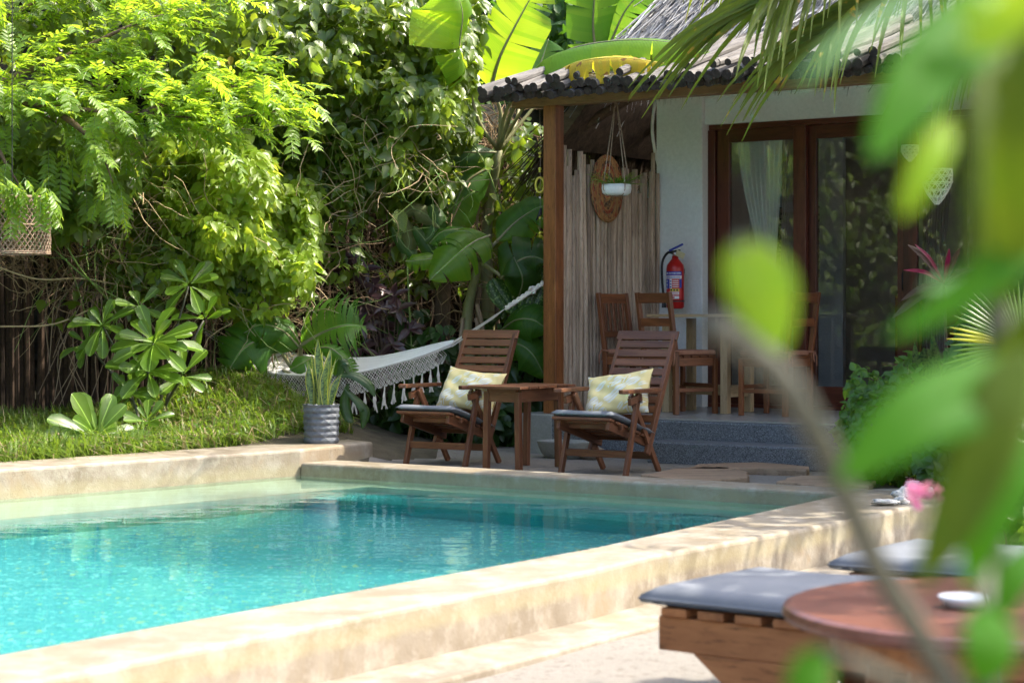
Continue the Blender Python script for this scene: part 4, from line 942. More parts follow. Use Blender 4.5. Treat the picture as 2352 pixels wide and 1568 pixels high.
# ------------------------------------------------------------------ hammock
hm = empty('hammock', (0, 0, 0), 0, 'cream fringed cotton hammock strung behind the deck chairs', 'hammock')
HA = at(1250, 648, 15.95); HB = at(430, 735, 17.3); HD = at(1040, 790, 15.95); HE = at(520, 790, 16.9)
cl = smooth_pts([HD, at(940, 822, 16.0), at(820, 848, 16.15), at(690, 846, 16.4), at(600, 826, 16.65), HE], 40)
def hw(t): return .05 + .23 * math.sin(math.pi * min(1, max(0, t))) ** .8
def hf(s, t):
    i = t * 40; k = min(39, int(i)); p = cl[k].lerp(cl[k + 1], i - k); d = (cl[min(40, k + 2)] - cl[max(0, k - 1)]).normalized(); sd = Vector((-d.y, d.x, 0)).normalized()
    if sd.y > 0: sd = -sd
    x = (s - .5) * 2; w = hw(t); z = .05 * w * 2 * (abs(x) ** 2.2) - .24 * w * x
    return p + sd * x * w + Vector((0, 0, z + .012 * math.sin(s * 40 + t * 3) * (1.2 - math.sin(math.pi * t)) ))
b = MB().grid(hf, 44, 60); hb = b.build('cloth', M['white_fab'], hm, smooth=True)
sol = hb.modifiers.new('thickness', 'SOLIDIFY'); sol.thickness = .004
for k in range(12): MB().tube([hf(k / 11, 0), hf(k / 11, 0).lerp(HA, .45) + Vector((0, 0, -.012 + .001 * k)), HA.lerp(HD, .42)], .0028, 4).build('string', M['rope'], hm)
for k in range(12): MB().tube([hf(k / 11, 1), HB], .0028, 4).build('string', M['rope'], hm)
rp = smooth_pts([HA.lerp(HD, .42), HA.lerp(HD, .2), HA], 22)
for s_ in (0, 2.1, 4.2): MB().tube([q + Vector((math.cos(k * .9 + s_) * .011, math.sin(k * .9 + s_) * .006, math.sin(k * .9 + s_) * .011)) for k, q in enumerate(rp)], .011, 6).build('rope', M['rope'], hm, smooth=True)
MB().tube([HA.lerp(HD, .13) + Vector((math.cos(k * 1.1) * .026, math.sin(k * 2.1) * .016, math.sin(k * 1.1) * .026)) for k in range(9)], .012, 6).build('knot', M['rope'], hm, smooth=True)
MB().tube([HA + Vector((0, 0, 0)), HA + Vector((.05, -.01, .03))], .012, 6).build('hook', M['metal'], hm)
# netting and tassels on the camera side
nt2 = MB()
def edge(t, dz): p = hf(0.0 if hf(0, .5).y < hf(1, .5).y else 1.0, t); return p + Vector((0, -.005, -dz))
for k in range(46):
    t = .05 + .86 * k / 45; dpt = .17 * math.sin(math.pi * min(1, .15 + t * .8)) ** .5
    for d in (-1, 1):
        for q_ in (.0, .012, .024): nt2.tube([edge(t + q_, 0), edge(t + q_ * .6 + d * .028, dpt * .55), edge(t + d * .01 + q_ * .3, dpt)], .0024, 3, cap=False)
nt2.build('netting', M['rope'], hm)['kind'] = 'stuff'
for k in range(27):
    t = .06 + .86 * k / 26; dpt = .17 * math.sin(math.pi * min(1, .15 + t * .8)) ** .5; ts = MB(); tp = edge(t, dpt)
    ts.tube([tp, tp - Vector((0, 0, .03))], .006, 5)
    for j in range(7): ts.tube([tp - Vector((0, 0, .02)), tp + Vector((rnd.uniform(-.012, .012), rnd.uniform(-.01, .01), -.08)), tp + Vector((rnd.uniform(-.024, .024), rnd.uniform(-.01, .01), -rnd.uniform(.13, .18)))], .0045, 3)
    ts.build('tassel', M['rope'], hm)

# ------------------------------------------------------------------ wicker basket shade, upper left
bk_ = at(28, 518, 14.1); ws = empty('wicker_shade', bk_, 0, 'open cane-work basket lampshade hanging at the left under the leaves', 'lampshade'); rW = .265; hW = .40
def wp(a, t): r = rW * (1 - .06 * (1 - t) + .03 * math.sin(t * 3)); return (math.cos(a) * r, math.sin(a) * r, .20 - hW * t)
for d in (-1, 1):
    for k in range(44):
        a0_ = 2 * math.pi * k / 44; s = MB().tube([wp(a0_ + d * t * 1.1, t) for t in (0, .25, .5, .75, 1)], .0042, 4, cap=False); s.build('cane_strip', M['wicker'], ws)
for t in (0, .02, .5, .97, 1): MB().tube([wp(2 * math.pi * k / 30, t) for k in range(31)], .006, 4, cap=False).build('hoop', M['wicker'], ws)
MB().tube([(0, 0, .1), (0, 0, 1.6)], .004, 5).build('cable', M['black'], ws)

# ------------------------------------------------------------------ loungers and the round table, near right
GZ = -.178
def lounger(p, rz, label):
    l = empty('sun_lounger', (p.x, p.y, GZ), rz, label, 'sun lounger', 'low wooden sun loungers by the pool'); T = M['lounger']; Lg, Wd = 1.95, .70
    for y in (.045, Wd - .045): board('side_board', (.02, y, .245), (Lg, y, .245), .045, .11, T, l)
    for x in (.03, Lg - .03): board('end_board', (x, .068, .245), (x, Wd - .068, .245), .045, .11, T, l)
    for k in range(14): board('slat', (.09 + k * .137, .0, .318), (.09 + k * .137, Wd, .318), .095, .028, T, l)
    for x in (.45, Lg - .35):
        for y in (.04, Wd - .04):
            q = MB().prism([(-.26, 0), (.18, 0), (.18, .06), (-.26, .06)], 0, .19); 
            vv = [(-.30, -.02, .19), (.20, -.02, .19), (.20, -.02, 0), (-.06, -.02, 0), (-.30, .02, .19), (.20, .02, .19), (.20, .02, 0), (-.06, .02, 0)]
            MB().add(vv, [(0, 1, 2, 3), (7, 6, 5, 4), (0, 4, 5, 1), (1, 5, 6, 2), (2, 6, 7, 3), (3, 7, 4, 0)]).build('leg', T, l, bevel=.004, matrix=Matrix.Translation((x, y, 0)))
    def f(a, b_, top):
        x = -.03 + (Lg + .03) * a; y = -.01 + (Wd + .02) * b_; e = min(a * Lg, (1 - a) * Lg, b_ * Wd, (1 - b_) * Wd); k = min(1, e / .03) ** .5; return Vector((x, y, .334 + (.034 + .026 * k ** .6 + .005 * math.sin(a * 13) * math.sin(b_ * 5) if top else .010 * (1 - k))))
    b = MB().grid(lambda s, t: f(s, t, True), 40, 20); nb = len(b.v); b.grid(lambda s, t: f(s, t, False), 40, 20); n1 = 41
    per = list(range(41)) + [j * n1 + 40 for j in range(1, 21)] + [20 * n1 + i for i in range(39, -1, -1)] + [j * n1 for j in range(19, 0, -1)]
    for k in range(len(per)): b.f.append((per[k], nb + per[k], nb + per[(k + 1) % len(per)], per[(k + 1) % len(per)])); b.mi.append(0)
    cu = b.build('lounger_cushion', M['grey_fab'], smooth=True); MB().tube([f(q_ / 41, 0, True) + Vector((0, -.004, -.012)) for q_ in range(42)], .005, 5).build('piping', M['grey_fab'], cu, smooth=True); MB().tube([f(0, q_ / 21, True) + Vector((-.004, 0, -.012)) for q_ in range(22)], .005, 5).build('piping', M['grey_fab'], cu, smooth=True); cu.location = l.location; cu.rotation_euler = l.rotation_euler; return l, cu
l1d = Vector((.80, -.60, 0)).normalized()
pL = on(1492, 1358, .20); rz1 = math.atan2(l1d.y, l1d.x)
l_, c_ = lounger(pL, rz1, 'low orange-brown wooden sun lounger nearest the camera, right of the pool wall'); tag(c_, 'blue-grey cushion on the nearer sun lounger', 'cushion', 'lounger cushions')
pL2 = on(1925, 1283, .20)
l_, c_ = lounger(pL2, rz1 + R(2), 'low wooden sun lounger behind the nearer one, mostly hidden by leaves'); tag(c_, 'blue-grey cushion on the farther sun lounger', 'cushion', 'lounger cushions')
rt = empty('round_table', (1.24, 4.98, GZ), 0, 'round reddish-brown wooden table beside the nearer lounger', 'table')
MB().lathe([(0, .505), (.53, .505), (.555, .512), (.562, .525), (.555, .542), (.54, .548), (0, .548)], 56).build('tabletop', M['roundtop'], rt, smooth=False, bevel=0)
MB().lathe([(.0, .44), (.44, .44), (.44, .505), (0, .505)], 40).build('apron', M['lounger'], rt)
for k in range(4): a = R(45 + 90 * k); board('leg', (math.cos(a) * .40, math.sin(a) * .40, 0), (math.cos(a) * .38, math.sin(a) * .38, .45), .06, .06, M['lounger'], rt, up=(0, 1, 0))
dp = Vector((2215 - CX, 0, 0)) / FPX * 4.95; ds = empty('flower_dish', (dp.x, 4.95, GZ + .549), 0, 'small white dish with a green sprig on the round table', 'dish')
MB().lathe([(0, .002), (.04, 0), (.06, .018), (.066, .028), (.06, .028), (.035, .010), (0, .010)], 24).build('bowl', M['whitepot'], ds, smooth=True)
pp, nn_, tt = [], [], []
for k in range(9): a = k * .7; pp.append((0, 0, .02)); nn_.append((math.cos(a), math.sin(a), .8)); tt.append((math.cos(a), math.sin(a), .5))
scatter(pp, nn_, tt, .07, [ovate(.5)], L['dark'], ds, nparts=9)
# ------------------------------------------------------------------ fence and garden wall
fc = empty('stick_fence', (-4, 17.6, 0), 0, 'dark fence of thin upright sticks behind the vines at the left', 'fence')
fa0, fa1 = Vector((-8.6, 16.1, 0)), Vector((.35, 18.9, 0)); fd = (fa1 - fa0).normalized(); x = 0; k = 0
fmesh = [MB().tube([(0, 0, 0), (rnd.uniform(-.02, .02), 0, .8), (rnd.uniform(-.02, .02), 0, 1.7), (0, 0, 2.6)], [.029, .027, .025, .02], 7, jit=.1) for _ in range(6)]
fmesh = [(lambda b: (lambda me: me)(b))(b) for b in fmesh]; fm = []
for b in fmesh:
    me = bpy.data.meshes.new('fence_stick'); me.from_pydata(b.v, [], b.f); me.materials.append(M['darkstick']); fm.append(me)
while x < (fa1 - fa0).length:
    o = bpy.data.objects.new('stick', fm[k % 6]); col.objects.link(o); o.parent = fc; p = fa0 + fd * x
    o.location = Vector((p.x + 4, p.y - 17.6 + rnd.uniform(-.015, .015), rnd.uniform(-.15, .0))); o.rotation_euler = (rnd.uniform(-.012, .012), rnd.uniform(-.015, .015), rnd.uniform(0, 6)); x += .043; k += 1
gw = MB().prism([(.1, 19.6), (3.0, 18.4), (3.05, 18.55), (.15, 19.75)], 0, 3.1).build('garden_wall', M['white2']); tag(gw, 'pale bluish painted wall glimpsed behind the banana plants', 'wall')

def twigs(name, spec, mat, parent, n, r=(.0025, .006), L=(.2, .8), sides=3, sag=.015, wob=.5, seg=7, stuff=True):
    b = MB()
    for k in range(n):
        P, _ = spec(1); p = Vector(P[0]); d = Vector((rnd.gauss(0, 1), rnd.gauss(0, .5), rnd.gauss(-.1, 1))); pts = curved(p, d, rnd.uniform(*L), sag, seg, wob); r_ = rnd.uniform(*r)
        b.tube(pts, [r_ * (1 - .5 * i / seg) for i in range(len(pts))], sides, cap=False)
    o = b.build(name, mat, parent, smooth=True)
    if stuff: o['kind'] = 'stuff'
    return o

# ------------------------------------------------------------------ vine-covered thicket
vn = empty('vine_thicket', (0, 0, 0), 0, 'tall tangled passion vine with glossy green leaves smothering the left fence', 'vine')
OV, LB, OB = [ovate(.62, .10, .14), ovate(.70, .12, .22), ovate(.5, .08, .3)], lobed(), obovate()
# dark sheets behind the leaves, thicket shade put into their colour
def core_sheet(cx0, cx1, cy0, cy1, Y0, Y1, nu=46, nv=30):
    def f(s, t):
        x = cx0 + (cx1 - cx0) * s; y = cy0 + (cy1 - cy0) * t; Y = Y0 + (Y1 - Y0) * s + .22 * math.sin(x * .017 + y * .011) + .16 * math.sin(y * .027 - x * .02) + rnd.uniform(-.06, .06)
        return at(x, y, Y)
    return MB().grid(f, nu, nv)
core_sheet(-1400, 1080, -420, 480, 17.5, 18.5).build('shade_backing', M['darkcore'], vn)['kind'] = 'stuff'
def leaves(regions, mat, temps, size, parent, tipd=(0, -.15, -1), spread=.55, nparts=300, part='leaf'):
    Ps, Ns = [], []
    for rg in regions: p, q = blob(*rg); Ps.append(p); Ns.append(q)
    P = np.vstack(Ps); Nn = np.vstack(Ns); n = len(P); Nn = Nn + rng.normal(0, spread, (n, 3)); T = np.array(tipd) + rng.normal(0, spread, (n, 3)); S = rng.uniform(size[0], size[1], n)
    return scatter(P, Nn, T, S, temps, mat, parent, part=part, nparts=nparts)
VT = OV + [LB, LB]
leaves([(800, 150, 300, 300, 17.2, .9, 3900), (560, 60, 260, 180, 16.6, .8, 1100), (960, 300, 140, 170, 17.4, .7, 1000), (700, 390, 240, 90, 17.0, .6, 900), (980, 60, 140, 180, 17.6, .6, 900),
        (330, 420, 330, 130, 16.6, .6, 900), (80, 330, 220, 180, 16.0, .5, 600), (120, 30, 350, 120, 16.2, .8, 900), (130, 400, 190, 110, 15.6, .5, 900), (110, 500, 120, 60, 15.8, .4, 160), (330, 580, 130, 90, 16.1, .4, 170), (250, 700, 160, 60, 16.1, .3, 60), (860, 440, 180, 60, 17.2, .4, 220), (780, 560, 60, 90, 17.0, .3, 60), (960, 560, 110, 110, 17.5, .4, 120), (560, 230, 120, 120, 17.0, .5, 300),
        (-500, 200, 480, 420, 15.4, .9, 2200)], L['vine'], VT, (.08, .155), vn, nparts=300)
vl = empty('sunlit_vine', (0, 0, 0), 0, 'sunlit yellow-green curtain of vine leaves hanging at the middle of the thicket', 'vine')
leaves([(500, 470, 150, 190, 16.1, .6, 1500), (610, 540, 130, 140, 16.3, .5, 950), (420, 400, 100, 120, 16.0, .4, 450), (690, 500, 60, 110, 16.5, .3, 230), (580, 620, 150, 110, 16.2, .4, 560), (400, 590, 110, 70, 16.0, .3, 160)], L['vinelight'], VT, (.07, .125), vl)
leaves([(1010, 210, 70, 150, 17.2, .4, 200), (860, 330, 170, 60, 17.0, .4, 200), (1000, 40, 80, 90, 17.2, .4, 160), (740, 400, 90, 60, 16.8, .3, 90), (1040, 370, 90, 50, 17.4, .3, 60)], L['vinelight'], VT, (.085, .13), vn, nparts=0)
for k, b_ in enumerate(((940, 230, 60, 60, 17.0), )): pass
core_sheet(-2200, 1150, 300, 1030, 17.9, 19.3).build('shade_backing', M['darkcore'], vn)['kind'] = 'stuff'  # dark sheet behind the fence, standing for the shade there
# bare stems and twig tangle
def region(*rs):
    w = [r[2] * r[3] for r in rs]
    def f(n): r = rnd.choices(rs, w)[0]; return blob(r[0], r[1], r[2], r[3], r[4], r[5], n)
    return f
M['twiglight'] = mottled('sun_bleached_twig', (.30, .22, .12), (.50, .38, .22), 20, .85, .3)
tg = region((260, 600, 250, 120, 16.5, .5), (600, 720, 200, 110, 16.8, .4), (880, 520, 170, 170, 17.9, .5), (150, 570, 170, 100, 16.4, .4), (560, 560, 200, 140, 16.9, .3), (950, 640, 150, 140, 17.9, .4), (760, 400, 240, 80, 17.4, .3), (1130, 400, 80, 200, 18.5, .4))
twigs('twig_tangle', tg, M['twig'], vn, 900, r=(.003, .008)); twigs('twig_tangle', tg, M['twiglight'], vn, 420, r=(.003, .006), L=(.2, .8)); twigs('twig_tangle', tg, M['greenstem'], vn, 150, r=(.003, .006), L=(.6, 1.6), wob=.22)
hs_ = MB()
for k in range(26):   # drooping dry stems gathered on the left
    p = at(230 + rnd.gauss(0, 60), 640 + rnd.gauss(0, 50), 16.1 + rnd.gauss(0, .1)); pts = smooth_pts([p, p + Vector((-.12 + rnd.gauss(0, .12), -.05, -.35)), p + Vector((-.15 + rnd.gauss(0, .2), 0, -.8 - rnd.random() * .3))], 6); hs_.tube(pts, .004, 3, cap=False)
hs_.build('dry_stems', M['dryhusk'], vn)['kind'] = 'stuff'
def vine_stem(px, r, mat, parent, n=22): 
    pts = smooth_pts([at(*q) for q in px], n); return MB().tube(pts, r, 6).build('stem', mat, parent, smooth=True)
for px in ([(0, 480, 15.6), (110, 560, 15.7), (200, 640, 15.8), (330, 720, 16.0)], [(-40, 600, 15.6), (80, 640, 15.7), (190, 640, 15.8), (300, 660, 16)], [(0, 750, 15.7), (120, 745, 15.8), (220, 705, 15.9)], [(110, 480, 15.5), (180, 610, 15.6), (250, 690, 15.9)], [(250, 560, 15.8), (380, 680, 16), (430, 800, 16.1)],
           [(860, 620, 17.6), (960, 640, 17.5), (1010, 560, 17.4), (1080, 420, 17.4)], [(780, 690, 17.4), (850, 660, 17.4), (940, 600, 17.3), (1060, 530, 17.3)], [(900, 520, 17.3), (1000, 500, 17.3), (1090, 440, 17.2)], [(700, 430, 17), (800, 540, 17.1), (900, 640, 17.3)], [(1050, 300, 17.3), (1110, 370, 17.3), (1160, 500, 17.4)]): vine_stem(px, .0075, M['greenstem'] if rnd.random() < .7 else M['twiglight'], vn)
# a few odd leaves one can point at
def single(name, cx, cy, Y, size, mat, tmp, tip=(0, -.1, -1), nrm=(0, -1, .4), parent=None):
    return scatter([tuple(at(cx, cy, Y))], [nrm], [tip], [size], [tmp], mat, parent or vn, part=name, nparts=1)
single('spotted_leaf', 300, 322, 15.9, .24, L['palemottle'], ovate(.8, .05, .1)); single('spotted_leaf', 195, 365, 15.9, .17, L['palemottle'], ovate(.7, .05, .1)); single('yellow_leaf', 865, 432, 16.9, .18, L['yellowleaf'], ovate(.6, .05, .2), (1, 0, -.5)); single('yellow_leaf', 912, 480, 16.8, .22, L['palemottle'], ovate(.6, .1, .2), (.3, 0, -1)); single('yellow_leaf', 300, 545, 16, .1, L['yellowleaf'], ovate()); single('yellow_leaf', 990, 370, 17, .13, L['yellowleaf'], ovate(.4)); single('dry_leaf', 725, 110, 16.2, .17, L['olive'], ovate(.5, .2, .3))
for (x, y) in ((370, 80), (530, 130), (900, 620), (470, 550), (260, 470), (640, 350), (1050, 130), (85, 560)): single('yellow_leaf', x, y, 15.9 if x < 600 else 17, .09, L['yellowleaf'], ovate())

# ------------------------------------------------------------------ feathery-leaved tree reaching in from the left
ft = empty('feathery_tree', (-6.2, 15.2, 0), 0, 'feathery pinnate-leaved tree whose sunlit bough reaches in from the upper left', 'tree')
loc0 = Vector((-6.2, 15.2, 0)); TR = lambda q: Vector(q) - loc0
MB().tube([TR((-6.2, 15.2, -.1)), TR((-6.1, 15.2, 1.2)), TR((-5.8, 15.1, 2.4)), TR((-5.2, 15, 3.2))], [.14, .12, .09, .06], 10).build('trunk', M['bark'], ft, smooth=True)
boughs = [[(-5.2, 15, 3.2), at(-60, 215, 14.8), at(120, 245, 14.6), at(330, 262, 14.5), at(520, 270, 14.7), at(690, 250, 14.9)], [at(-60, 215, 14.8), at(150, 130, 15), at(300, 60, 15), at(420, 20, 15.1)], [(-5.2, 15, 3.2), at(0, 40, 15.3), at(180, -40, 15.4), at(560, -20, 15.5)], [at(120, 245, 14.6), at(220, 330, 14.4), at(260, 420, 14.5)], [at(-60, 215, 14.8), at(0, 350, 14.5), at(60, 450, 14.5)], [at(330, 262, 14.5), at(470, 210, 14.8), at(620, 190, 15)], [at(-60, 215, 14.8), at(100, 190, 14.9), at(260, 200, 14.8), at(430, 215, 14.8)]]
lp, ln, lt, ls = [], [], [], []; fb = MB()
def pinnate(p, d, Lr, npair, lsz, dr=.12):
    pts = curved(p, d, Lr, dr, 8, .05); fb.tube([TR(q) for q in pts], .0022, 3, cap=False)
    for i in range(npair):
        t = .12 + .88 * i / npair; k = t * 8; a = min(7, int(k)); q = pts[a].lerp(pts[a + 1], k - a); dd = (pts[a + 1] - pts[a]).normalized(); s = dd.cross(Vector((0, 0, 1))).normalized(); up = s.cross(dd)
        for sg in (-1, 1): lp.append(TR(q)); lt.append(dd * .55 + s * sg * .8 + up * rnd.uniform(-.2, .2)); ln.append(up + Vector((rnd.gauss(0, .2), rnd.gauss(0, .2), 0))); ls.append(lsz * (1 - .35 * abs(t - .55)) * rnd.uniform(.85, 1.1))
for bi, bg_ in enumerate(boughs):
    pts = smooth_pts(bg_, 26); MB().tube([TR(q) for q in pts], [max(.006, .03 * (1 - i / 28)) for i in range(27)], 7).build('bough', M['bark'], ft, smooth=True)
    nfr = (230, 110, 150, 24, 12, 110, 140)[bi]
    for k in range(nfr):
        t = rnd.uniform(.12, 1); i = min(25, int(t * 26)); p = pts[i].lerp(pts[i + 1], rnd.random()) + Vector((rnd.gauss(0, .06), rnd.gauss(0, .22), rnd.gauss(0, .09))); dd = (pts[i + 1] - pts[i]).normalized()
        d = dd * rnd.uniform(.2, 1.0) + Vector((rnd.gauss(.1, .6), rnd.gauss(-.3, .5), rnd.gauss(.12 if bi not in (3, 4) else -.6, .38))); pinnate(p, d, rnd.uniform(.20, .36), rnd.randint(7, 9), rnd.uniform(.065, .10), .06 if rnd.random() < .75 else .2)
for k in range(26):   # hanging sprays at the left edge
    p, _ = blob(150, 360, 170, 100, 15.1, .4, 1); pinnate(Vector(p[0]), Vector((rnd.gauss(0, .4), rnd.gauss(-.2, .3), -1)), rnd.uniform(.25, .42), 8, rnd.uniform(.09, .12), .15)
for k in range(16): pinnate(at(rnd.uniform(-20, 120), rnd.uniform(395, 450), 13.75), Vector((rnd.gauss(0, .5), -.1, -.5)), rnd.uniform(.2, .34), 8, .085, .12)
fb.build('leaf_stalks', M['greenstem'], ft)['kind'] = 'stuff'
scatter(lp, ln, lt, ls, [ovate(.36, .05, .12), ovate(.32, .07, .18)], L['feather'], ft)

# ------------------------------------------------------------------ hedge along the left side of the garden (seen mirrored in the glass doors)
sh = empty('side_hedge', (-8.0, 8, 0), 0, 'leafy hedge along the left side of the pool, mirrored in the glass doors', 'hedge')
hb_ = MB().grid(lambda s, t: Vector((.35 + .3 * math.sin(s * 40) * math.sin(t * 17) - .5 * t, -9 + 17 * s, -.2 + 5.4 * t)), 60, 16); hb_.build('shade_sheet', M['darkcore'], sh)['kind'] = 'stuff'  # dark sheet for the shade inside the hedge
nH = 11000; s_, t_2 = rng.random(nH), rng.random(nH) ** .8
Ph = np.stack([.75 + .35 * np.sin(s_ * 40) * np.sin(t_2 * 17) - .5 * t_2 + rng.normal(0, .15, nH), -9 + 17 * s_, -.1 + 5.5 * t_2], 1); scatter(Ph, np.array([1, -.1, .6]) + rng.normal(0, .5, (nH, 3)), np.array([.1, 0, -1]) + rng.normal(0, .5, (nH, 3)), rng.uniform(.10, .19, nH), OV, L['vine'], sh, nparts=0)
# ------------------------------------------------------------------ trees behind
def bg_tree(name, label, base, crown, n, size=(.10, .2), mat='bgtree', trunk=True, nparts=300, group='trees behind the bungalow'):
    t = empty(name, base, 0, label, 'tree', group); bl = Vector(base); P = []; Nn = []
    c0 = Vector(crown[0][:3])
    MB().tube([(0, 0, -.1), (.1, 0, (c0.z - base[2]) * .5), c0 - bl], [.16, .12, .07], 9).build('trunk', M['bark'], t, smooth=True)
    for (cx, cy, cz, rx, ry, rz, w) in crown:
        MB().tube([(.1, 0, (c0.z - base[2]) * .5), Vector((cx, cy, cz)) - bl], [.07, .03], 6).build('limb', M['bark'], t, smooth=True)
        m = int(n * w); d = rng.normal(0, 1, (m, 3)); d /= np.linalg.norm(d, axis=1, keepdims=True); r = 1 - .45 * rng.random(m) ** 1.6; lump = 1 + .18 * np.sin(d[:, 0] * 7 + cx) * np.sin(d[:, 2] * 6 + cz) + .12 * np.sin(d[:, 1] * 13)
        P.append(np.array([cx, cy, cz]) - np.array(bl) + d * (r * lump)[:, None] * np.array([rx, ry, rz])); Nn.append(d + np.array([0, -.2, .6]))
    P = np.vstack(P); Nn = np.vstack(Nn); k = len(P); scatter(P, Nn + rng.normal(0, .5, (k, 3)), np.array([0, 0, -.7]) + rng.normal(0, .6, (k, 3)), rng.uniform(*size, k), OV, L[mat], t, nparts=nparts)
    return t
bg_tree('tree', 'leafy green tree filling the gap above the banana plants, left of the thatched roof', (1.0, 23, 0), [(.9, 23, 4.0, 1.9, 1.2, 1.5, .4), (-.6, 22.5, 3.2, 1.3, 1, 1.3, .2), (2.2, 23.5, 3.0, 1.5, 1, 1.3, .2), (.8, 22.6, 2.2, 1.7, .8, 1.1, .2), (2.6, 22.5, 4.6, 1.5, .9, 1.2, .2)], 9500, size=(.12, .24))
core_sheet(700, 1900, -500, 500, 24.5, 24.5, 24, 16).build('shade_sheet', M['darkcore'], vn)['kind'] = 'stuff'  # dark sheet closing gaps between the trees, shade put into its colour
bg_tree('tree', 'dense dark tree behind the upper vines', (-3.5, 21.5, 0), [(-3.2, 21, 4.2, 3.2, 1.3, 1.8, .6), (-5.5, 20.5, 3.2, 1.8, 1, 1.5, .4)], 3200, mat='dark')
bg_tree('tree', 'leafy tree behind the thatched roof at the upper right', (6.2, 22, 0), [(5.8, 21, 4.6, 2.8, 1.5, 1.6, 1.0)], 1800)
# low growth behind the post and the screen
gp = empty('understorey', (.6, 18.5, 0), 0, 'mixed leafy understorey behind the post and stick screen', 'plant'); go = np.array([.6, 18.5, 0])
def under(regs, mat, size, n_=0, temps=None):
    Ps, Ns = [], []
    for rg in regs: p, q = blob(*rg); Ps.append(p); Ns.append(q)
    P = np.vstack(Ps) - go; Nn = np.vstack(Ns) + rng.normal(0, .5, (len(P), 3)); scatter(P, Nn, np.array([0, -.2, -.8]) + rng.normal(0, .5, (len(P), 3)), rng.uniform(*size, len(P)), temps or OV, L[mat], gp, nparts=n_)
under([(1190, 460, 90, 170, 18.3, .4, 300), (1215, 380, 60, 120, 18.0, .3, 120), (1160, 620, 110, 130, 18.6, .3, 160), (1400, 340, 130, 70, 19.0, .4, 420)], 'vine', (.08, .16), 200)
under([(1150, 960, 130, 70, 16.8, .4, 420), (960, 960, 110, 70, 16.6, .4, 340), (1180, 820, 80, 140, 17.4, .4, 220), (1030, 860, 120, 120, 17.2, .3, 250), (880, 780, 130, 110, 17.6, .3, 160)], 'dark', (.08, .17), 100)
core_sheet(820, 1620, 240, 1000, 19.2, 19.0, 20, 16).build('shade_sheet', M['darkcore'], gp, matrix=Matrix.Translation(-Vector(go)))['kind'] = 'stuff'  # dark sheet behind the understorey, standing for its shade
gw.location = (0, -.35, 0)
tg2 = region((1180, 480, 80, 250, 18.4, .4), (1000, 500, 90, 170, 18.0, .3))
twigs('twigs', tg2, M['twig'], vn, 260); tg3 = region((820, 380, 230, 110, 16.7, .2), (330, 470, 200, 140, 15.9, .2), (560, 700, 200, 60, 16.3, .2))
twigs('twigs', tg3, M['twiglight'], vn, 240, r=(.003, .006), L=(.25, .9)); twigs('twigs', tg3, M['greenstem'], vn, 110, r=(.003, .006), L=(.3, 1.0), wob=.3)
pt_ = MB().tube(smooth_pts([at(1018, 960, 17.6), at(1016, 760, 17.6), at(1020, 560, 17.6), at(1010, 300, 17.8)], 14), [.082, .078, .075, .073, .07, .07, .07, .07, .068, .068, .066, .066, .064, .062, .06], 14, jit=.02).build('palm_trunk', M['bark'], None, smooth=True); tag(pt_, 'smooth brown slender trunk standing behind the left deck chair', 'tree')

# ------------------------------------------------------------------ banana plants
def banana(name, label, base, leaves_, stem=None, group='banana plants'):
    t = empty(name, base, 0, label, 'banana plant', group); bl = Vector(base); t_ = lambda q: Vector(q) - bl
    if stem:
        pts = smooth_pts([t_(q) for q in stem[0]], 12); MB().tube(pts, [stem[1] * (1 - .5 * i / 12) for i in range(13)], 12, jit=.05).build('trunk', M['bananastem'], t, smooth=True)
        for k in range(7): i = rnd.randint(3, 10); p = pts[i]; a = rnd.uniform(0, 6.28); q = p + Vector((math.cos(a) * stem[1] * 1.1, math.sin(a) * stem[1], 0)); MB().tube([q, q + Vector((math.cos(a) * .05, 0, -.18)), q + Vector((math.cos(a) * .07, 0, -.45))], [.018, .02, .006], 5, jit=.3).build('dry_sheath', M['dryhusk'], t)
    for k, lf in enumerate(leaves_):
        pet, sp2, w, nrm, mt_, kw = lf
        if pet: MB().tube(smooth_pts([t_(q) for q in pet], 8), [.022 - .0012 * i for i in range(9)], 7).build('petiole', M['bananastem'], t, smooth=True)
        blade_obj('leaf', [t_(q) for q in sp2], w, nrm, L[mt_], t, M['bananastem'] if mt_ != 'bananayellow' else M['labelyellow'], seed=k + len(name), **kw)
C1 = at(1145, 345, 17.6); C0 = at(1120, 700, 17.9)
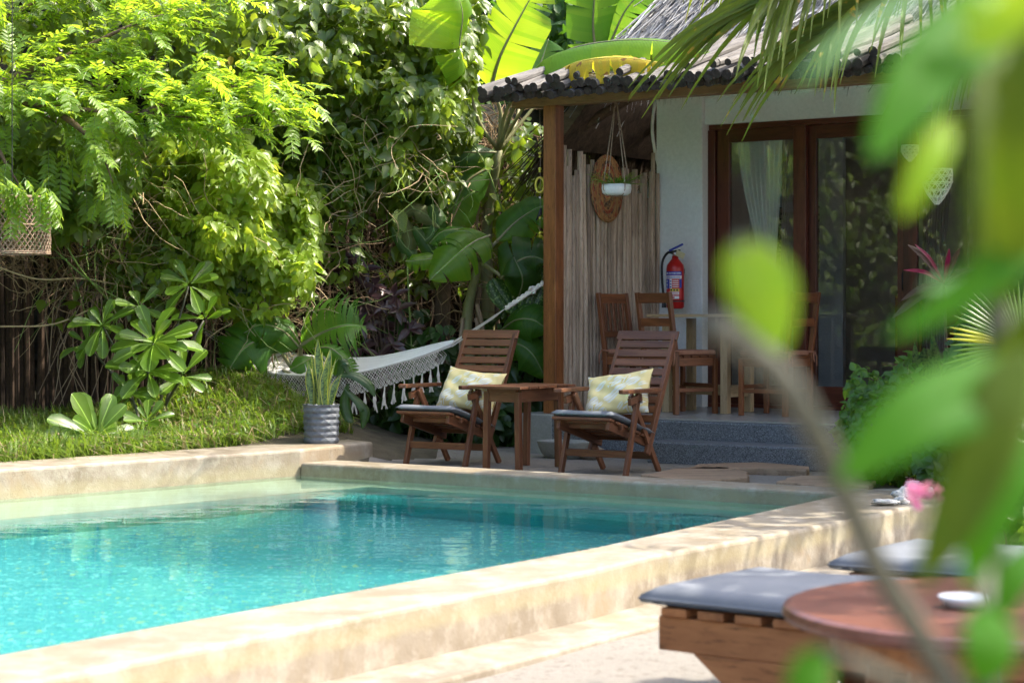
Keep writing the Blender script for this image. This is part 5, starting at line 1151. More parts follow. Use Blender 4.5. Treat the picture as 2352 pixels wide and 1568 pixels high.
banana('banana_plant', 'tall banana plant with broad upright leaves rising beside the log roof', (C0.x, C0.y, 0), [
    ([C1, at(1150, 260, 17.5), at(1130, 205, 17.4)], [at(1128, 208, 17.4), at(1150, 130, 17.3), at(1195, 40, 17.2), at(1245, -50, 17.1)], .66, (-.35, -1, .35), 'bananabright', dict(tears=.08, droop=.15, fold=.25)),
    ([C1, at(1100, 280, 17.4), at(1070, 170, 17.3)], [at(1068, 175, 16.9), at(1055, 110, 16.4), at(1062, 30, 16.2), at(1040, -40, 16.1)], .42, (.8, -1, .5), 'bananabright', dict(tears=.25, droop=.9, fold=.3)),
    ([C1, at(1165, 250, 17.4), at(1225, 175, 16.6)], [at(1225, 175, 16.6), at(1300, 118, 15.9), at(1420, 94, 15.5), at(1540, 98, 15.3), at(1650, 126, 15.2)], .46, (.1, -.75, 1), 'bananabright', dict(tears=.06, droop=.75, fold=.15)),
    ([C1, at(1190, 230, 17.2), at(1270, 170, 16.6)], [at(1268, 168, 16.0), at(1340, 140, 15.3), at(1430, 133, 15.1), at(1525, 146, 15.0)], .30, (.05, -.9, 1), 'bananayellow', dict(tears=.5, droop=.7, fold=.1, ragged=.45)),
    ([C1, at(1190, 290, 17.7), at(1240, 230, 17.8)], [at(1180, 190, 18), at(1120, 160, 18.2), at(1050, 150, 18.3)], .38, (.2, -1, .3), 'banana', dict(tears=.2)),
    ([C1, at(1180, 300, 18), at(1200, 200, 18.3)], [at(1215, 190, 18.3), at(1240, 150, 18.4), at(1260, 90, 18.5)], .42, (-.5, -1, .3), 'banana', dict(tears=.15)),
    ([C1, at(1170, 300, 17.6), at(1230, 205, 17.2)], [at(1160, 185, 17), at(1250, 175, 16.7), at(1330, 190, 16.6)], .25, (0, -.8, 1), 'banana', dict(tears=.2, droop=.6)),
    (None, [at(1140, 350, 17.4), at(1060, 350, 17.3), at(985, 350, 17.3), at(945, 400, 17.3)], .30, (0, -1, .4), 'philo', dict(tears=.2, droop=.7)),
    (None, [at(1130, 380, 17.5), at(1070, 420, 17.4), at(1040, 490, 17.4), at(1030, 560, 17.4)], .42, (.2, -1, .1), 'banana', dict(tears=.1, droop=.3)),
    (None, [at(1010, 330, 17.4), at(985, 380, 17.3), at(1000, 440, 17.3), at(1030, 480, 17.3)], .38, (0, -1, .2), 'philo', dict(tears=.1, droop=.3)),
], ([C0 - Vector((0, 0, .9)), C0, at(1118, 520, 17.8), C1], .075))
banana('banana_plant', 'far banana leaf standing upright in front of the background tree', (at(1370, 200, 19.5).x, 19.5, 0), [
    ([at(1376, 420, 19.5), at(1376, 250, 19.5), at(1372, 130, 19.5)], [at(1370, 135, 19.5), at(1362, 60, 19.4), at(1368, -30, 19.3), at(1380, -90, 19.3)], .55, (.3, -1, .2), 'banana', dict(tears=.08)),
    ([at(1376, 250, 19.5), at(1400, 100, 19.5)], [at(1400, 105, 19.5), at(1440, 20, 19.4), at(1500, -40, 19.3)], .45, (-.3, -1, .3), 'banana', dict(tears=.2))])
C2 = at(1100, 600, 16.9); B2_ = at(1085, 1010, 17.1)
banana('banana_plant', 'young banana plant with bright broad leaves behind the left deck chair', (B2_.x, B2_.y, 0), [
    ([C2, at(1110, 570, 16.8), at(1125, 540, 16.7)], [at(1122, 542, 16.7), at(1090, 555, 16.55), at(1050, 585, 16.4), at(985, 645, 16.3)], .40, (.25, -1, .7), 'bananabright', dict(tears=.12, droop=.35, fold=.25)),
    ([C2, at(1130, 560, 16.8)], [at(1130, 560, 16.8), at(1080, 530, 16.9), at(1020, 530, 16.8), at(985, 560, 16.8)], .28, (0, -.8, 1), 'banana', dict(tears=.35, droop=.9)),
    ([C2, at(1140, 555, 16.9)], [at(1140, 555, 16.9), at(1185, 510, 16.9), at(1230, 480, 16.9), at(1262, 470, 16.9)], .36, (.1, -1, .4), 'banana', dict(tears=.1, droop=.4)),
    ([C2, at(1090, 585, 16.7)], [at(1090, 585, 16.7), at(1020, 590, 16.6), at(960, 598, 16.5), at(930, 600, 16.5)], .16, (.1, -1, .4), 'bananabright', dict(tears=.3, droop=.5)),
    ([C2, at(1160, 640, 16.8)], [at(1150, 640, 16.8), at(1190, 600, 16.7), at(1225, 590, 16.7), at(1255, 600, 16.7)], .40, (.2, -1, .2), 'philo', dict(tears=.05, droop=.4)),
    ([at(1085, 900, 17.1), at(1150, 760, 16.9)], [at(1150, 760, 16.9), at(1185, 735, 16.6), at(1225, 735, 16.5), at(1262, 760, 16.5)], .34, (0, -1, .3), 'banana', dict(tears=.05, droop=.4)),
    ([at(1085, 960, 17.1), at(1140, 820, 16.8)], [at(1140, 820, 16.8), at(1180, 790, 16.6), at(1220, 810, 16.5), at(1255, 870, 16.5)], .30, (.1, -1, .4), 'banana', dict(tears=.05, droop=.4)),
    ([at(1085, 960, 17.1), at(1190, 680, 16.9)], [at(1190, 690, 16.9), at(1200, 640, 16.7), at(1180, 590, 16.7)], .30, (.1, -1, .2), 'philo', dict(tears=0, droop=.2)),
], ([B2_ - Vector((0, 0, .1)), at(1078, 850, 17.0), at(1072, 730, 17.0), C2], .07))
banana('big_leaf_plant', 'big-leaved plant with leaves split into strips, standing behind the hammock', (at(690, 870, 16.3).x, 16.3, .5), [
    ([at(690, 870, 16.3), at(690, 810, 16.3), at(700, 785, 16.2)], [at(690, 795, 16.2), at(740, 765, 16.1), at(790, 748, 16.0), at(832, 748, 16)], .60, (-.1, -1, .45), 'banana', dict(tears=.6, droop=.25, fold=.3, tear_open=.5)),
    ([at(690, 870, 16.3), at(660, 830, 16.3), at(640, 800, 16.2)], [at(650, 780, 16.2), at(610, 775, 16.1), at(560, 800, 16), at(525, 850, 16)], .50, (.3, -1, .5), 'banana', dict(tears=.15, droop=.3)),
    ([at(690, 870, 16.3), at(650, 850, 16.2)], [at(690, 800, 16.2), at(650, 760, 16.1), at(600, 745, 16), at(560, 765, 16)], .36, (.1, -1, .7), 'banana', dict(tears=.1, droop=.6)),
    (None, [at(720, 820, 15.9), at(700, 830, 15.8), at(665, 850, 15.8)], .16, (0, -1, .7), 'banana', dict(tears=.1)),
    (None, [at(720, 800, 15.9), at(760, 800, 15.8), at(800, 835, 15.8), at(812, 860, 15.8)], .20, (.1, -1, .5), 'banana', dict(tears=.4, droop=.8)),
    (None, [at(540, 720, 16.2), at(560, 640, 16.3), at(560, 590, 16.3)], .34, (.3, -1, .2), 'philo', dict(tears=.1, droop=.4)),
    (None, [at(520, 760, 16.2), at(545, 800, 16.1), at(545, 850, 16.1)], .30, (.3, -1, .2), 'philo', dict(tears=.1, droop=.4)),
], None, 'banana plants')
# dark drooping leaves by the pot
dl = empty('drooping_plant', at(790, 900, 15.1), 0, 'plant with long dark drooping leaves between the snake plant and the hammock', 'plant'); o_ = dl.location.copy()
for px in ([(770, 862), (810, 860), (845, 880), (862, 912)], [(800, 880), (792, 920), (800, 955), (812, 970)], [(775, 870), (785, 840), (790, 830), (800, 860)], [(790, 890), (830, 930), (838, 950), (832, 985)]): blade_obj('leaf', [at(x, y, 14.95) - o_ for x, y in px], .085, (.1, -1, .8), L['dark'], dl, None, tears=0, droop=.2, n=14, prof=lambda t: math.sin(math.pi * min(1, t * .98 + .02)) ** .7)
# wilting large leaves hanging in the middle of the thicket
wl = empty('wilting_plant', at(960, 520, 17.0), 0, 'group of wilting olive leaves hanging in front of the dark thicket', 'plant'); o_ = wl.location.copy()
for px, w, m_ in (([(925, 495), (950, 480), (990, 500), (1010, 525)], .16, 'olive'), ([(930, 500), (935, 530), (940, 560), (925, 600)], .15, 'olive'), ([(950, 520), (975, 550), (1000, 590), (1010, 620)], .16, 'philo'), ([(900, 520), (925, 560), (945, 580), (960, 610)], .12, 'philo'), ([(900, 490), (915, 510), (918, 530), (915, 560)], .11, 'palemottle'), ([(990, 470), (1000, 500), (990, 540), (960, 560)], .2, 'philo')): blade_obj('leaf', [at(x, y, 16.95) - o_ for x, y in px], w, (.1, -1, .3), L[m_], wl, M['greenstem'], tears=0, droop=.3, n=14, prof=lambda t: math.sin(math.pi * min(1, t * .96 + .04)) ** .6)
MB().tube([at(960, 1000, 17.0) - o_, at(945, 800, 17.0) - o_, at(935, 600, 17.0) - o_, at(925, 495, 17) - o_], .008, 6).build('stem', M['greenstem'], wl, smooth=True)
for cx, cy, cat_ in ((955, 660, 'left'), (1150, 640, '')): pass
sl_ = empty('dieffenbachia', at(1180, 700, 16.9), 0, 'dark leaved plant with pale yellow spots beside the brown post', 'plant'); o_ = sl_.location.copy()
L['spotted'] = leafmat('spotted_dark_leaf', (.02, .07, .012), (.04, .10, .02), (.12, .25, .02), .35, .35, False, .2, spot=((.25, .38, .10), 60, .56))
for px in ([(1200, 720), (1210, 680), (1200, 640), (1190, 620)], [(1190, 720), (1160, 690), (1140, 660), (1130, 640)], [(1200, 740), (1230, 690), (1240, 650), (1242, 610)]): blade_obj('leaf', [at(x, y, 16.9) - o_ for x, y in px], .19, (.1, -1, .3), L['spotted'], sl_, None, tears=0, n=14, prof=lambda t: math.sin(math.pi * min(1, t * .96 + .04)) ** .6)

# ------------------------------------------------------------------ purple-leaved shrub
pu = empty('purple_shrub', at(880, 850, 17.0), 0, 'shrub with dark purple glossy leaves in front of the dark thicket', 'shrub'); o_ = pu.location.copy(); pp, nn_, tt, ss = [], [], [], []
for (x, y, n_) in ((808, 590, 8), (800, 630, 6), (835, 620, 5), (860, 655, 8), (880, 690, 7), (905, 680, 6), (850, 720, 8), (830, 745, 6), (880, 745, 8), (915, 710, 7), (935, 740, 7), (860, 780, 8), (900, 790, 7), (940, 755, 5), (840, 700, 6), (790, 600, 3), (870, 820, 7), (830, 800, 5)):
    c = at(x, y, 17.0 + rnd.uniform(-.2, .2)); MB().tube(smooth_pts([Vector((0, 0, -.3)), (c - o_) * .5 + Vector((.05, 0, 0)), c - o_], 6), .005, 4).build('stem', M['bark'], pu, smooth=True)
    for k in range(n_): a = rnd.uniform(0, 6.28); pp.append(tuple(c - o_)); tt.append((math.cos(a), rnd.uniform(-.6, .1), math.sin(a) * .8 - .25)); nn_.append((rnd.gauss(0, .4), -1, .7)); ss.append(rnd.uniform(.10, .17))
scatter(pp, nn_, tt, ss, [ovate(.46, .1, .25), ovate(.4, .08, .15)], L['purple'], pu)

# ------------------------------------------------------------------ fleshy-leaved bushes at the left
def fleshy(label, base, tufts, size=.24, group='broad-leaved green bushes on the bank'):
    t = empty('fleshy_bush', base, 0, label, 'bush', group); bl = Vector(base); pp, nn_, tt, ss = [], [], [], []
    for (x, y, Y, n_, s_) in tufts:
        c = at(x, y, Y) - bl; MB().tube(smooth_pts([(0, 0, -.15), (c.x * .35, c.y * .4, c.z * .45), c * .98], 8), [.017 - .0012 * i for i in range(9)], 7, jit=.08).build('stem', M['greystem'], t, smooth=True)
        ax = Vector((rnd.gauss(0, .25), -.75, .75)).normalized(); e1 = Vector((1, 0, 0)); e2 = ax.cross(e1).normalized(); e1 = e2.cross(ax)
        for k in range(n_):
            a = k * 2.4 + rnd.uniform(-.3, .3); op = .35 + 1.25 * (k / n_) ** .7 + rnd.uniform(-.15, .15); r_ = e1 * math.cos(a) + e2 * math.sin(a)
            d = r_ * math.sin(op) + ax * math.cos(op); nr_ = ax * math.sin(op) - r_ * math.cos(op); d.z -= .15
            pp.append(tuple(c + d * .02 - ax * (.03 * k / n_))); tt.append(tuple(d)); nn_.append(tuple(nr_ + Vector((rnd.gauss(0, .15), 0, rnd.gauss(0, .15))))); ss.append(size * s_ * rnd.uniform(.75, 1.05) * (.45 + .55 * min(1, k / (n_ * .35))))
    scatter(pp, nn_, tt, ss, [obovate(.40, .16), obovate(.36, .30)], L['scaev'], t); return t
fleshy('large bush with glossy fleshy leaves in rosettes, in front of the twig tangle', tuple(at(352, 1000, 15.3).xy) + (.12,), [(352, 785, 14.9, 22, 1.3), (340, 850, 14.9, 15, 1.1), (235, 745, 15.2, 14, 1.0), (435, 650, 15.3, 14, 1.0), (470, 730, 15.3, 9, .85), (200, 790, 15.3, 8, .8), (420, 860, 15.0, 9, .9), (290, 900, 14.9, 9, .9), (320, 700, 15.3, 7, .7)], .27)
fleshy('low bush with broad paddle leaves just behind the pool wall', tuple(at(215, 1030, 14.2).xy) + (.12,), [(222, 1000, 14.1, 20, 1.5)], .26)
fleshy('smallest fleshy-leaved bush beside the grass bank', tuple(at(330, 1010, 14.6).xy) + (.12,), [(338, 965, 14.5, 11, .9), (300, 900, 14.9, 9, 1.0), (320, 1010, 14.5, 5, .6)], .22)

# ------------------------------------------------------------------ grass
def grass_field(name, label, area, n, hgt, mat, straw=.2):
    V, Fs = [], []; V2, F2 = [], []
    cl_ = [(rnd.random(), rnd.random()) for _ in range(400)]
    tries = 0; m = 0
    while m < n and tries < n * 12:
        tries += 1; x = rnd.uniform(area[0], area[1]); y = rnd.uniform(area[2], area[3])
        if not area[4](x, y): continue
        if math.sin(x * 7.3 + 2 * math.sin(y * 5)) * math.sin(y * 8.1) < -.55 and rnd.random() < .7: continue
        m += 1; z = ground_z(x, y); h = rnd.uniform(*hgt); a = rnd.uniform(0, 6.28); ln_ = rnd.uniform(.2, 2.0); dx, dy = math.cos(a), math.sin(a); w = rnd.uniform(.004, .0085)
        p0 = Vector((x, y, z - .01)); p1 = p0 + Vector((dx * h * .25 * ln_, dy * h * .25 * ln_, h * .55)); p2 = p0 + Vector((dx * h * .9 * ln_, dy * h * .9 * ln_, h * max(.15, 1.0 - .45 * ln_))); sd = Vector((-dy, dx, .2)) * w
        tgt = (V2, F2) if rnd.random() < straw else (V, Fs); b = len(tgt[0]); tgt[0].extend([tuple(p0 - sd), tuple(p0 + sd), tuple(p1 - sd * .8), tuple(p1 + sd * .8), tuple(p2)]); tgt[1].extend([(b, b + 1, b + 3), (b, b + 3, b + 2), (b + 2, b + 3, b + 4)])
    o = link(name, npmesh(name, V, Fs), mat); tag(o, label, 'grass', kind='stuff')
    if V2: o = link('dry_grass', npmesh('dry_grass', V2, F2), L['straw']); tag(o, 'dry straw-coloured blades mixed into the grass bank', 'grass', kind='stuff')
def bankarea(x, y):
    d = (x - I1[0]) * -iu.y + (y - I1[1]) * iu.x; s = (x - I1[0]) * iu.x + (y - I1[1]) * iu.y
    return d > .46 + .0 * s and (s < .95 or d > .5 and s < 1.3) and y < 17.4 and s > -6
bw = (Vector(B1) - Vector(B0)).normalized()
def bankarea(x, y):
    q = Vector((x, y)) - Vector(B1); d = q.x * -bw.y + q.y * bw.x; s = q.dot(bw)
    if s > 0:
        b2 = (Vector(B2) - Vector(B1)).normalized(); d = q.x * -b2.y + q.y * b2.x; return d > .01 and q.dot(b2) < 1.35 and y < 17.4 and x < -.58 + .12 * math.sin(y * 9)
    return d > .01 and y < 17.4
grass_field('grass', 'green grass covering the bank behind the pool wall', (-5.5, -.6, 11.2, 17.4, bankarea), 60000, (.06, .24), L['grass'])
grass_field('tall_grass', 'taller bright grass at the far left behind the pool wall', (-5.4, -2.6, 11.2, 15.2, bankarea), 9000, (.14, .34), L['grass'], .08)
grass_field('verge_grass', 'ground-hugging grass and weeds edging the sand at the right corner', (2.3, 4.0, 11.9, 14.6, lambda x, y: (x - 2.3) + (y - 13.2) * .5 > -.1), 5000, (.05, .13), L['grass'], .05)

wd_ = empty('bank_weeds', (-2.2, 15.6, 0), 0, 'small broad-leaved weeds dotted through the grass bank', 'weeds'); pp, nn_, tt, ss = [], [], [], []
while len(pp) < 520:
    x = rnd.uniform(-5, -.8); y = rnd.uniform(12, 17)
    if not bankarea(x, y): continue
    for j in range(rnd.randint(2, 5)): a = rnd.uniform(0, 6.28); pp.append((x + 2.2 + rnd.gauss(0, .03), y - 15.6, ground_z(x, y) + rnd.uniform(.04, .13))); tt.append((math.cos(a), math.sin(a), .3)); nn_.append((rnd.gauss(0, .3), -.4, 1)); ss.append(rnd.uniform(.035, .075))
scatter(pp, nn_, tt, ss, [ovate(.5), ovate(.3)], L['shrub'], wd_)
# ------------------------------------------------------------------ coconut palm
cr = at(2180, -420, 12.0); cp_ = empty('coconut_palm', (cr.x + .9, 12.6, 0), 0, 'coconut palm whose long drooping fronds hang over the roof from the upper right', 'palm tree'); o_ = cp_.location.copy()
MB().tube(smooth_pts([(0, 0, -.1), (.15, 0, 1.5), (.1, 0, 3), cr - o_ + Vector((.0, 0, -.1))], 16), [.15 - .004 * i for i in range(17)], 14, jit=.04).build('trunk', M['bark'], cp_, smooth=True)
def frond(px, n, Ll, seed, droop=.5, parent=cp_, org=None, mat=None, t0=.12, wid=.028, sides=(-1, 1)):
    q = random.Random(seed); S = smooth_pts([Vector(p) for p in px], 40)
    MB().tube([s - o_ for s in S], [.022 * (1 - .8 * i / 40) for i in range(41)], 6).build('frond_stalk', M['greenstem'], parent, smooth=True)
    for k in range(n):
        t = t0 + (1 - t0) * k / n; i = min(39, int(t * 40)); p = S[i].lerp(S[i + 1], t * 40 - i); d = (S[i + 1] - S[i]).normalized(); sdv = d.cross(Vector((0, 0, 1))).normalized()
        for sg in sides:
            l = Ll * (1 - .25 * abs(t - .5) - .35 * max(0, t - .8) / .2) * q.uniform(.85, 1.1); dd = (d * .75 + sdv * sg * .6 + Vector((q.gauss(0, .06), q.gauss(0, .06), .12 + q.gauss(0, .08)))).normalized(); pts = [p.copy()]; m = 9
            for j in range(m): dd = (dd + Vector((0, 0, -1)) * droop * (.15 + j / m) * .42).normalized(); pts.append(pts[-1] + dd * l / m)
            b = MB(); w = wid * q.uniform(.8, 1.15)
            for j, c in enumerate(pts):
                e = (pts[min(j + 1, m)] - pts[max(j - 1, 0)]).normalized(); s = e.cross(Vector((.2, -1, .3))).normalized(); ww = w / 2 * min(1, .35 + j * .4) * (1 - (j / m) ** 1.8) + .0015; u_ = s.cross(e)
                b.v += [tuple(c - s * ww - o_ + u_ * ww * .5), tuple(c - o_), tuple(c + s * ww - o_ + u_ * ww * .5)]
            for j in range(m): b.f += [(j * 3, j * 3 + 1, j * 3 + 4, j * 3 + 3), (j * 3 + 1, j * 3 + 2, j * 3 + 5, j * 3 + 4)]; b.mi += [0, 0]
            b.build('leaflet', mat or L['palm'], parent, smooth=True)
frond([cr, at(2050, -260, 11.9), at(1920, -130, 11.7), at(1830, -50, 11.6), at(1760, 0, 11.5)], 34, 1.25, 1, .30, wid=.042, t0=.3)
frond([cr, at(2200, -180, 11.8), at(2090, -50, 11.5), at(1980, 20, 11.4), at(1900, 80, 11.3)], 34, 1.05, 2, .42, wid=.038)
frond([cr, at(2350, -120, 12.2), at(2290, 20, 12.2), at(2210, 110, 12.3), at(2150, 190, 12.4)], 26, .8, 3, .6, wid=.036)
frond([cr, at(2420, -180, 11.6), at(2480, 0, 11.3), at(2480, 150, 11.2)], 20, .7, 4, .7)
frond([cr, at(1950, -330, 12.6), at(1750, -180, 12.9), at(1600, -90, 13.1)], 22, .8, 5, .6)
frond([cr, cr + Vector((.8, .4, .5)), cr + Vector((1.8, .8, .3)), cr + Vector((2.6, 1.2, -.5))], 22, .8, 6, .6)
frond([cr, cr + Vector((.6, -.9, .5)), cr + Vector((1.0, -2.0, .3)), cr + Vector((1.2, -2.8, -.5))], 22, .8, 7, .6)
frond([cr, cr + Vector((-.6, 1.2, .6)), cr + Vector((-1.0, 2.3, .4)), cr + Vector((-1.2, 3.1, -.3))], 22, .8, 8, .6)

# ------------------------------------------------------------------ right-hand garden
fp = empty('fan_palm', (at(2345, 800, 9.6).x + .15, 9.7, 0), 0, 'small fan palm with a yellow-striped fan leaf at the right edge', 'palm'); o_ = fp.location.copy()
def fan(c, r, a0, a1, n, ydx, nrm):
    c = Vector(c); nz = Vector(nrm).normalized(); ax = Vector((1, 0, 0)); ax = (ax - nz * ax.dot(nz)).normalized(); ay = nz.cross(ax)
    for k in range(n):
        a = a0 + (a1 - a0) * k / (n - 1); d = ax * math.cos(a) + ay * math.sin(a); s = ax * -math.sin(a) + ay * math.cos(a); l = r * rnd.uniform(.88, 1.05); w = r * abs(a1 - a0) / n * .62; b = MB(); m = 6
        for j in range(m + 1): t = j / m; ww = w * (t * .95 if t < .5 else .48 * (1 - (t - .5) / .5) ** .7) + .001; p = c - o_ + d * l * t - Vector((0, 0, .10 * l * t * t)); b.v += [tuple(p - s * ww), tuple(p + nz * ww * .55), tuple(p + s * ww)]
        for j in range(m): b.f += [(j * 3, j * 3 + 1, j * 3 + 4, j * 3 + 3), (j * 3 + 1, j * 3 + 2, j * 3 + 5, j * 3 + 4)]; b.mi += [0, 0]
        b.build('leaf_segment', L['fanyellow'] if k in ydx else L['fan'], fp, smooth=False)
cc = at(2345, 800, 9.6); fan(cc, .37, R(-200), R(-20) , 34, (), (.2, 1, .25)) if False else None
fan(cc, .38, R(60), R(215), 34, (21, 22, 23), (.1, -1, .25)); MB().tube([(0, 0, -.05), (.05, 0, .4), cc - o_], [.02, .012, .008], 6).build('petiole', M['greenstem'], fp, smooth=True)
c3 = at(2460, 960, 9.8); fan(c3, .42, R(40), R(200), 34, (), (.1, -1, .4)); MB().tube([(0, 0, -.05), c3 - o_], .01, 6).build('petiole', M['greenstem'], fp, smooth=True)
cd = empty('cordyline', (at(2165, 651, 13.0).x, 13.0, 0), 0, 'cordyline with magenta and bronze strap leaves in front of the right glass door', 'plant'); o_ = cd.location.copy(); c_ = at(2168, 652, 13.0)
MB().tube([(0, 0, -.05), (.03, 0, .6), c_ - o_], [.018, .014, .01], 7).build('stem', M['bark'], cd, smooth=True)
for k, (x, y, m_, w) in enumerate(((2085, 562, 'corddark', .06), (2100, 560, 'cord', .03), (2075, 620, 'cord', .035), (2180, 570, 'cord', .035), (2205, 570, 'corddark', .04), (2050, 730, 'corddark', .06), (2245, 620, 'corddark', .05), (2120, 720, 'corddark', .05), (2070, 690, 'corddark', .05), (2230, 700, 'corddark', .05))): blade_obj('leaf', [c_ - o_, (c_.lerp(at(x, y, 12.9), .5)) - o_ + Vector((0, -.03, .03)), at(x, y, 12.85) - o_], w, (.1, -1, .6), L[m_], cd, None, tears=0, n=12, droop=0, prof=lambda t: math.sin(math.pi * (t * .97 + .02)) ** .8)
def shrub(label, base, regs, mat, size, n_=300, name='shrub', cat='shrub', core=True):
    t = empty(name, base, 0, label, cat); bl = Vector(base); Ps, Ns = [], []
    for rg in regs: p, q = blob(*rg); Ps.append(p); Ns.append(q)
    P = np.vstack(Ps) - np.array(bl); Nn = np.vstack(Ns) + rng.normal(0, .5, (len(P), 3)); scatter(P, Nn, np.array([0, -.2, .5]) + rng.normal(0, .7, (len(P), 3)), rng.uniform(*size, len(P)), OV, L[mat], t, nparts=n_)
    for k in range(10): i = rnd.randrange(len(P)); MB().tube(smooth_pts([(rnd.uniform(-.06, .06), 0, -.1), Vector(P[i]) * .5, P[i]], 5), .005, 4).build('stem', M['bark'], t, smooth=True)
    return t
b_ = on(2040, 1110, .0); shrub('low leafy green shrub at the right end of the terrazzo steps', (b_.x, b_.y + .3, 0), [(2030, 990, 110, 110, 13.2, .6, 1200), (2060, 1070, 120, 50, 12.9, .4, 700), (1985, 890, 45, 45, 13.6, .3, 120), (2110, 900, 80, 90, 13.4, .5, 420)], 'shrub', (.045, .085))
shrub('yellow-green shrub at the right edge behind the loungers', (at(2330, 1150, 8.6).x, 8.6, -.17), [(2335, 1130, 70, 150, 8.6, .5, 1300), (2420, 1080, 90, 170, 8.7, .5, 700)], 'shrub', (.04, .075))
shrub('tall mixed green shrub at the right behind the blurred leaves', (at(2300, 1000, 12.0).x, 12.2, 0), [(2290, 900, 120, 200, 12.3, .6, 1500), (2400, 700, 140, 260, 12.6, .6, 1200), (2200, 1060, 90, 80, 12.0, .4, 500)], 'bgtree', (.07, .13))
sn = empty('sword_plant', (at(2125, 900, 13.1).x, 13.1, 0), 0, 'clump of upright sword-like leaves below the cordyline', 'plant'); o_ = sn.location.copy()
for k in range(7): x = 2105 + k * 8; blade_obj('leaf', [at(2120 + k * 2, 960, 13.1) - o_, at(x, 850, 13.1) - o_, at(x + rnd.uniform(-15, 15), 760 + rnd.uniform(0, 40), 13.05) - o_], .05, (.1, -1, .2), L['snake'], sn, None, tears=0, n=10, droop=0)
fl = empty('pink_flowers', at(2118, 1142, 3.6), 0, 'pink bougainvillea blossoms beside the blurred leaves', 'flowers'); pp, nn_, tt = [], [], []
for k in range(24): pp.append((rnd.gauss(0, .012), rnd.gauss(0, .012), rnd.gauss(.006, .01))); nn_.append((rnd.gauss(0, .5), -1, rnd.gauss(.3, .5))); tt.append((rnd.gauss(0, 1), rnd.gauss(0, .5), rnd.gauss(0, 1)))
L['petal'] = leafmat('pink_bract', (.55, .12, .28), (.65, .2, .38), (.8, .25, .45), .5, .6, False, .2)
scatter(pp, nn_, tt, .019, [ovate(.8)], L['petal'], fl, nparts=24); MB().tube([(0, 0, 0), (.07, 0, -.03), (.14, 0, -.3), (.2, 0, -.95)], .0018, 5).build('stem', M['greystem'], fl, smooth=True)

# ------------------------------------------------------------------ near plant, out of focus
np_ = empty('near_plant', (.34, 1.30, GZ), 0, 'out-of-focus broad-leaved plant close to the camera on the right', 'plant'); o_ = np_.location.copy()
def nst(px, r): MB().tube(smooth_pts([at(*q) - o_ for q in px], 24), r, 10).build('stem', M['greystem'], np_, smooth=True)
nst([(2330, 2900, 1.35), (2260, 1800, 1.32), (2160, 1540, 1.30), (2010, 1290, 1.25), (1900, 1040, 1.2), (1800, 870, 1.17), (1700, 780, 1.15), (1630, 740, 1.13)], .0085)
nst([(2260, 1800, 1.32), (2280, 1300, 1.3), (2290, 800, 1.3), (2310, 300, 1.3), (2300, -60, 1.3)], .0085)
pf_ = lambda t: min(1, 1.85 * (t + .01) ** .5 * max(0, 1 - t) ** .72)
def nl(px, w, mat, nrm=(.1, -1, .35), pet=None):
    o = blade_obj('leaf', [at(*q) - o_ for q in px], w, nrm, L[mat], np_, None, tears=0, n=20, droop=.12, fold=.18, prof=pf_)
    if pet: MB().tube([at(*pet) - o_, at(*px[0]) - o_], .004, 6).build('petiole', M['greystem'], np_, smooth=True)
nl([(1700, 548, 1.16), (1735, 620, 1.15), (1765, 700, 1.15), (1795, 808, 1.16)], .052, 'frontlime', (.2, -1, .3), (1700, 780, 1.15))
nl([(2350, -60, 1.28), (2230, 60, 1.2), (2110, 190, 1.15), (2000, 370, 1.12)], .056, 'front', (.3, -1, .5), (2310, 0, 1.3))
nl([(2160, -60, 1.1), (2040, 30, 1.08), (1920, 110, 1.06), (1820, 205, 1.05)], .011, 'frontpale', (.4, -.7, .8))
nl([(2190, 270, 1.2), (2150, 340, 1.18), (2110, 420, 1.17), (2072, 500, 1.17)], .027, 'frontlime', (.2, -1, .3), (2290, 200, 1.3))
nl([(2290, 40, 1.25), (2275, 240, 1.2), (2262, 440, 1.18), (2245, 680, 1.17)], .036, 'frontolive', (.3, -1, .1))
nl([(2370, 60, 1.15), (2345, 300, 1.13), (2335, 500, 1.13), (2300, 720, 1.13)], .042, 'frontolive', (-.3, -1, .1))
nl([(2460, 520, 1.15), (2330, 590, 1.13), (2200, 680, 1.12), (2040, 775, 1.11)], .034, 'front', (.1, -.8, .8))
nl([(2450, 880, 1.25), (2280, 890, 1.2), (2100, 960, 1.16), (1925, 1105, 1.14)], .058, 'front', (.3, -1, .6), (2290, 900, 1.3))
nl([(2360, 800, 1.2), (2290, 960, 1.18), (2220, 1130, 1.17), (2110, 1350, 1.16)], .052, 'frontolive', (.2, -1, .2))
nl([(2420, 1000, 1.2), (2330, 1100, 1.18), (2260, 1230, 1.17), (2225, 1350, 1.17)], .034, 'front', (.1, -1, .4))
nl([(2260, 1390, 1.2), (2275, 1450, 1.18), (2270, 1510, 1.17), (2240, 1570, 1.17)], .040, 'front', (.1, -1, .5), (2270, 1300, 1.3))
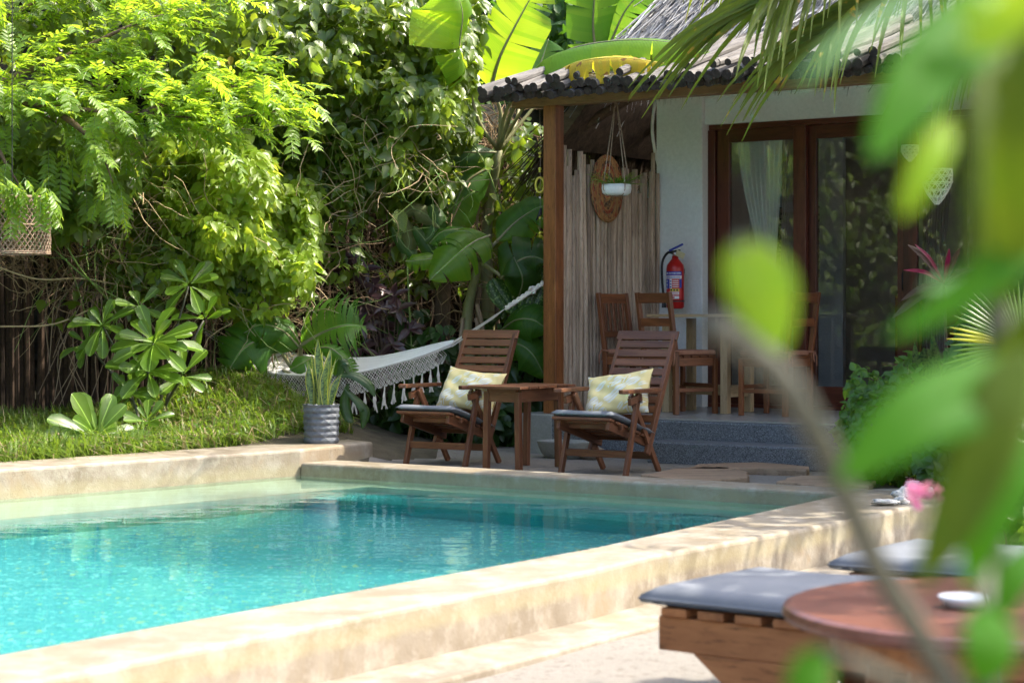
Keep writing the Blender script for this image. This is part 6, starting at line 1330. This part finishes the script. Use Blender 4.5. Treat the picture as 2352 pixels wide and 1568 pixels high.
nl([(1890, 1490, 1.2), (1870, 1530, 1.19), (1850, 1580, 1.18), (1820, 1650, 1.18)], .032, 'front', (.1, -1, .5), (2200, 1620, 1.3))
nl([(2400, -80, 1.1), (2340, 20, 1.1), (2270, 80, 1.1), (2200, 100, 1.1)], .030, 'frontlime', (.1, -1, .6))
nl([(2400, 250, 1.3), (2360, 360, 1.3), (2340, 450, 1.3), (2340, 520, 1.3)], .034, 'frontpale', (.1, -1, .3))
nl([(2430, 700, 1.25), (2370, 800, 1.25), (2300, 900, 1.25), (2200, 1000, 1.25)], .05, 'frontolive', (.2, -1, .4))

# ------------------------------------------------------------------ trees added outside the frame on the right to dapple the wall, shade loungers and pool
bg_tree('shade_tree', 'unseen tree added right of the loungers to shade them', (6.4, 6.4, -.15), [(4.75, 6.1, 3.7, 1.25, 1.5, .55, .5), (5.6, 4.6, 3.9, 1.3, 1.2, .6, .5)], 5200, size=(.16, .26), nparts=0, group='unseen shade trees right of the pool')
bg_tree('shade_tree', 'unseen tree added at the right to dapple the pool wall', (6.6, 11.0, 0), [(5.0, 10.6, 3.8, 1.2, 1.1, .5, .6), (5.6, 9.2, 4.2, .9, .8, .5, .4)], 900, size=(.14, .22), nparts=0, group='unseen shade trees right of the pool')

bg_tree('shade_tree', 'unseen tall tree added to shade the far end of the pool', (7.2, 12.6, 0), [(3.9, 12.2, 4.5, 1.9, 1.5, .6, .7), (5.6, 12.8, 4.8, 1.3, 1.2, .6, .3)], 3600, size=(.17, .27), nparts=0, group='unseen shade trees right of the pool')
nl([(2360, 120, 1.22), (2320, 300, 1.2), (2290, 480, 1.19), (2262, 640, 1.18)], .050, 'frontolive', (.2, -1, .1))
nl([(2380, 560, 1.3), (2310, 600, 1.28), (2230, 640, 1.27), (2120, 660, 1.26)], .030, 'frontpale', (.1, -.6, 1))
nl([(2400, -40, 1.18), (2330, 10, 1.17), (2260, 30, 1.16), (2190, 20, 1.16)], .035, 'frontlime', (.1, -1, .4))
nl([(2420, 1250, 1.3), (2350, 1300, 1.28), (2300, 1380, 1.27), (2280, 1450, 1.27)], .028, 'front', (.1, -1, .4))
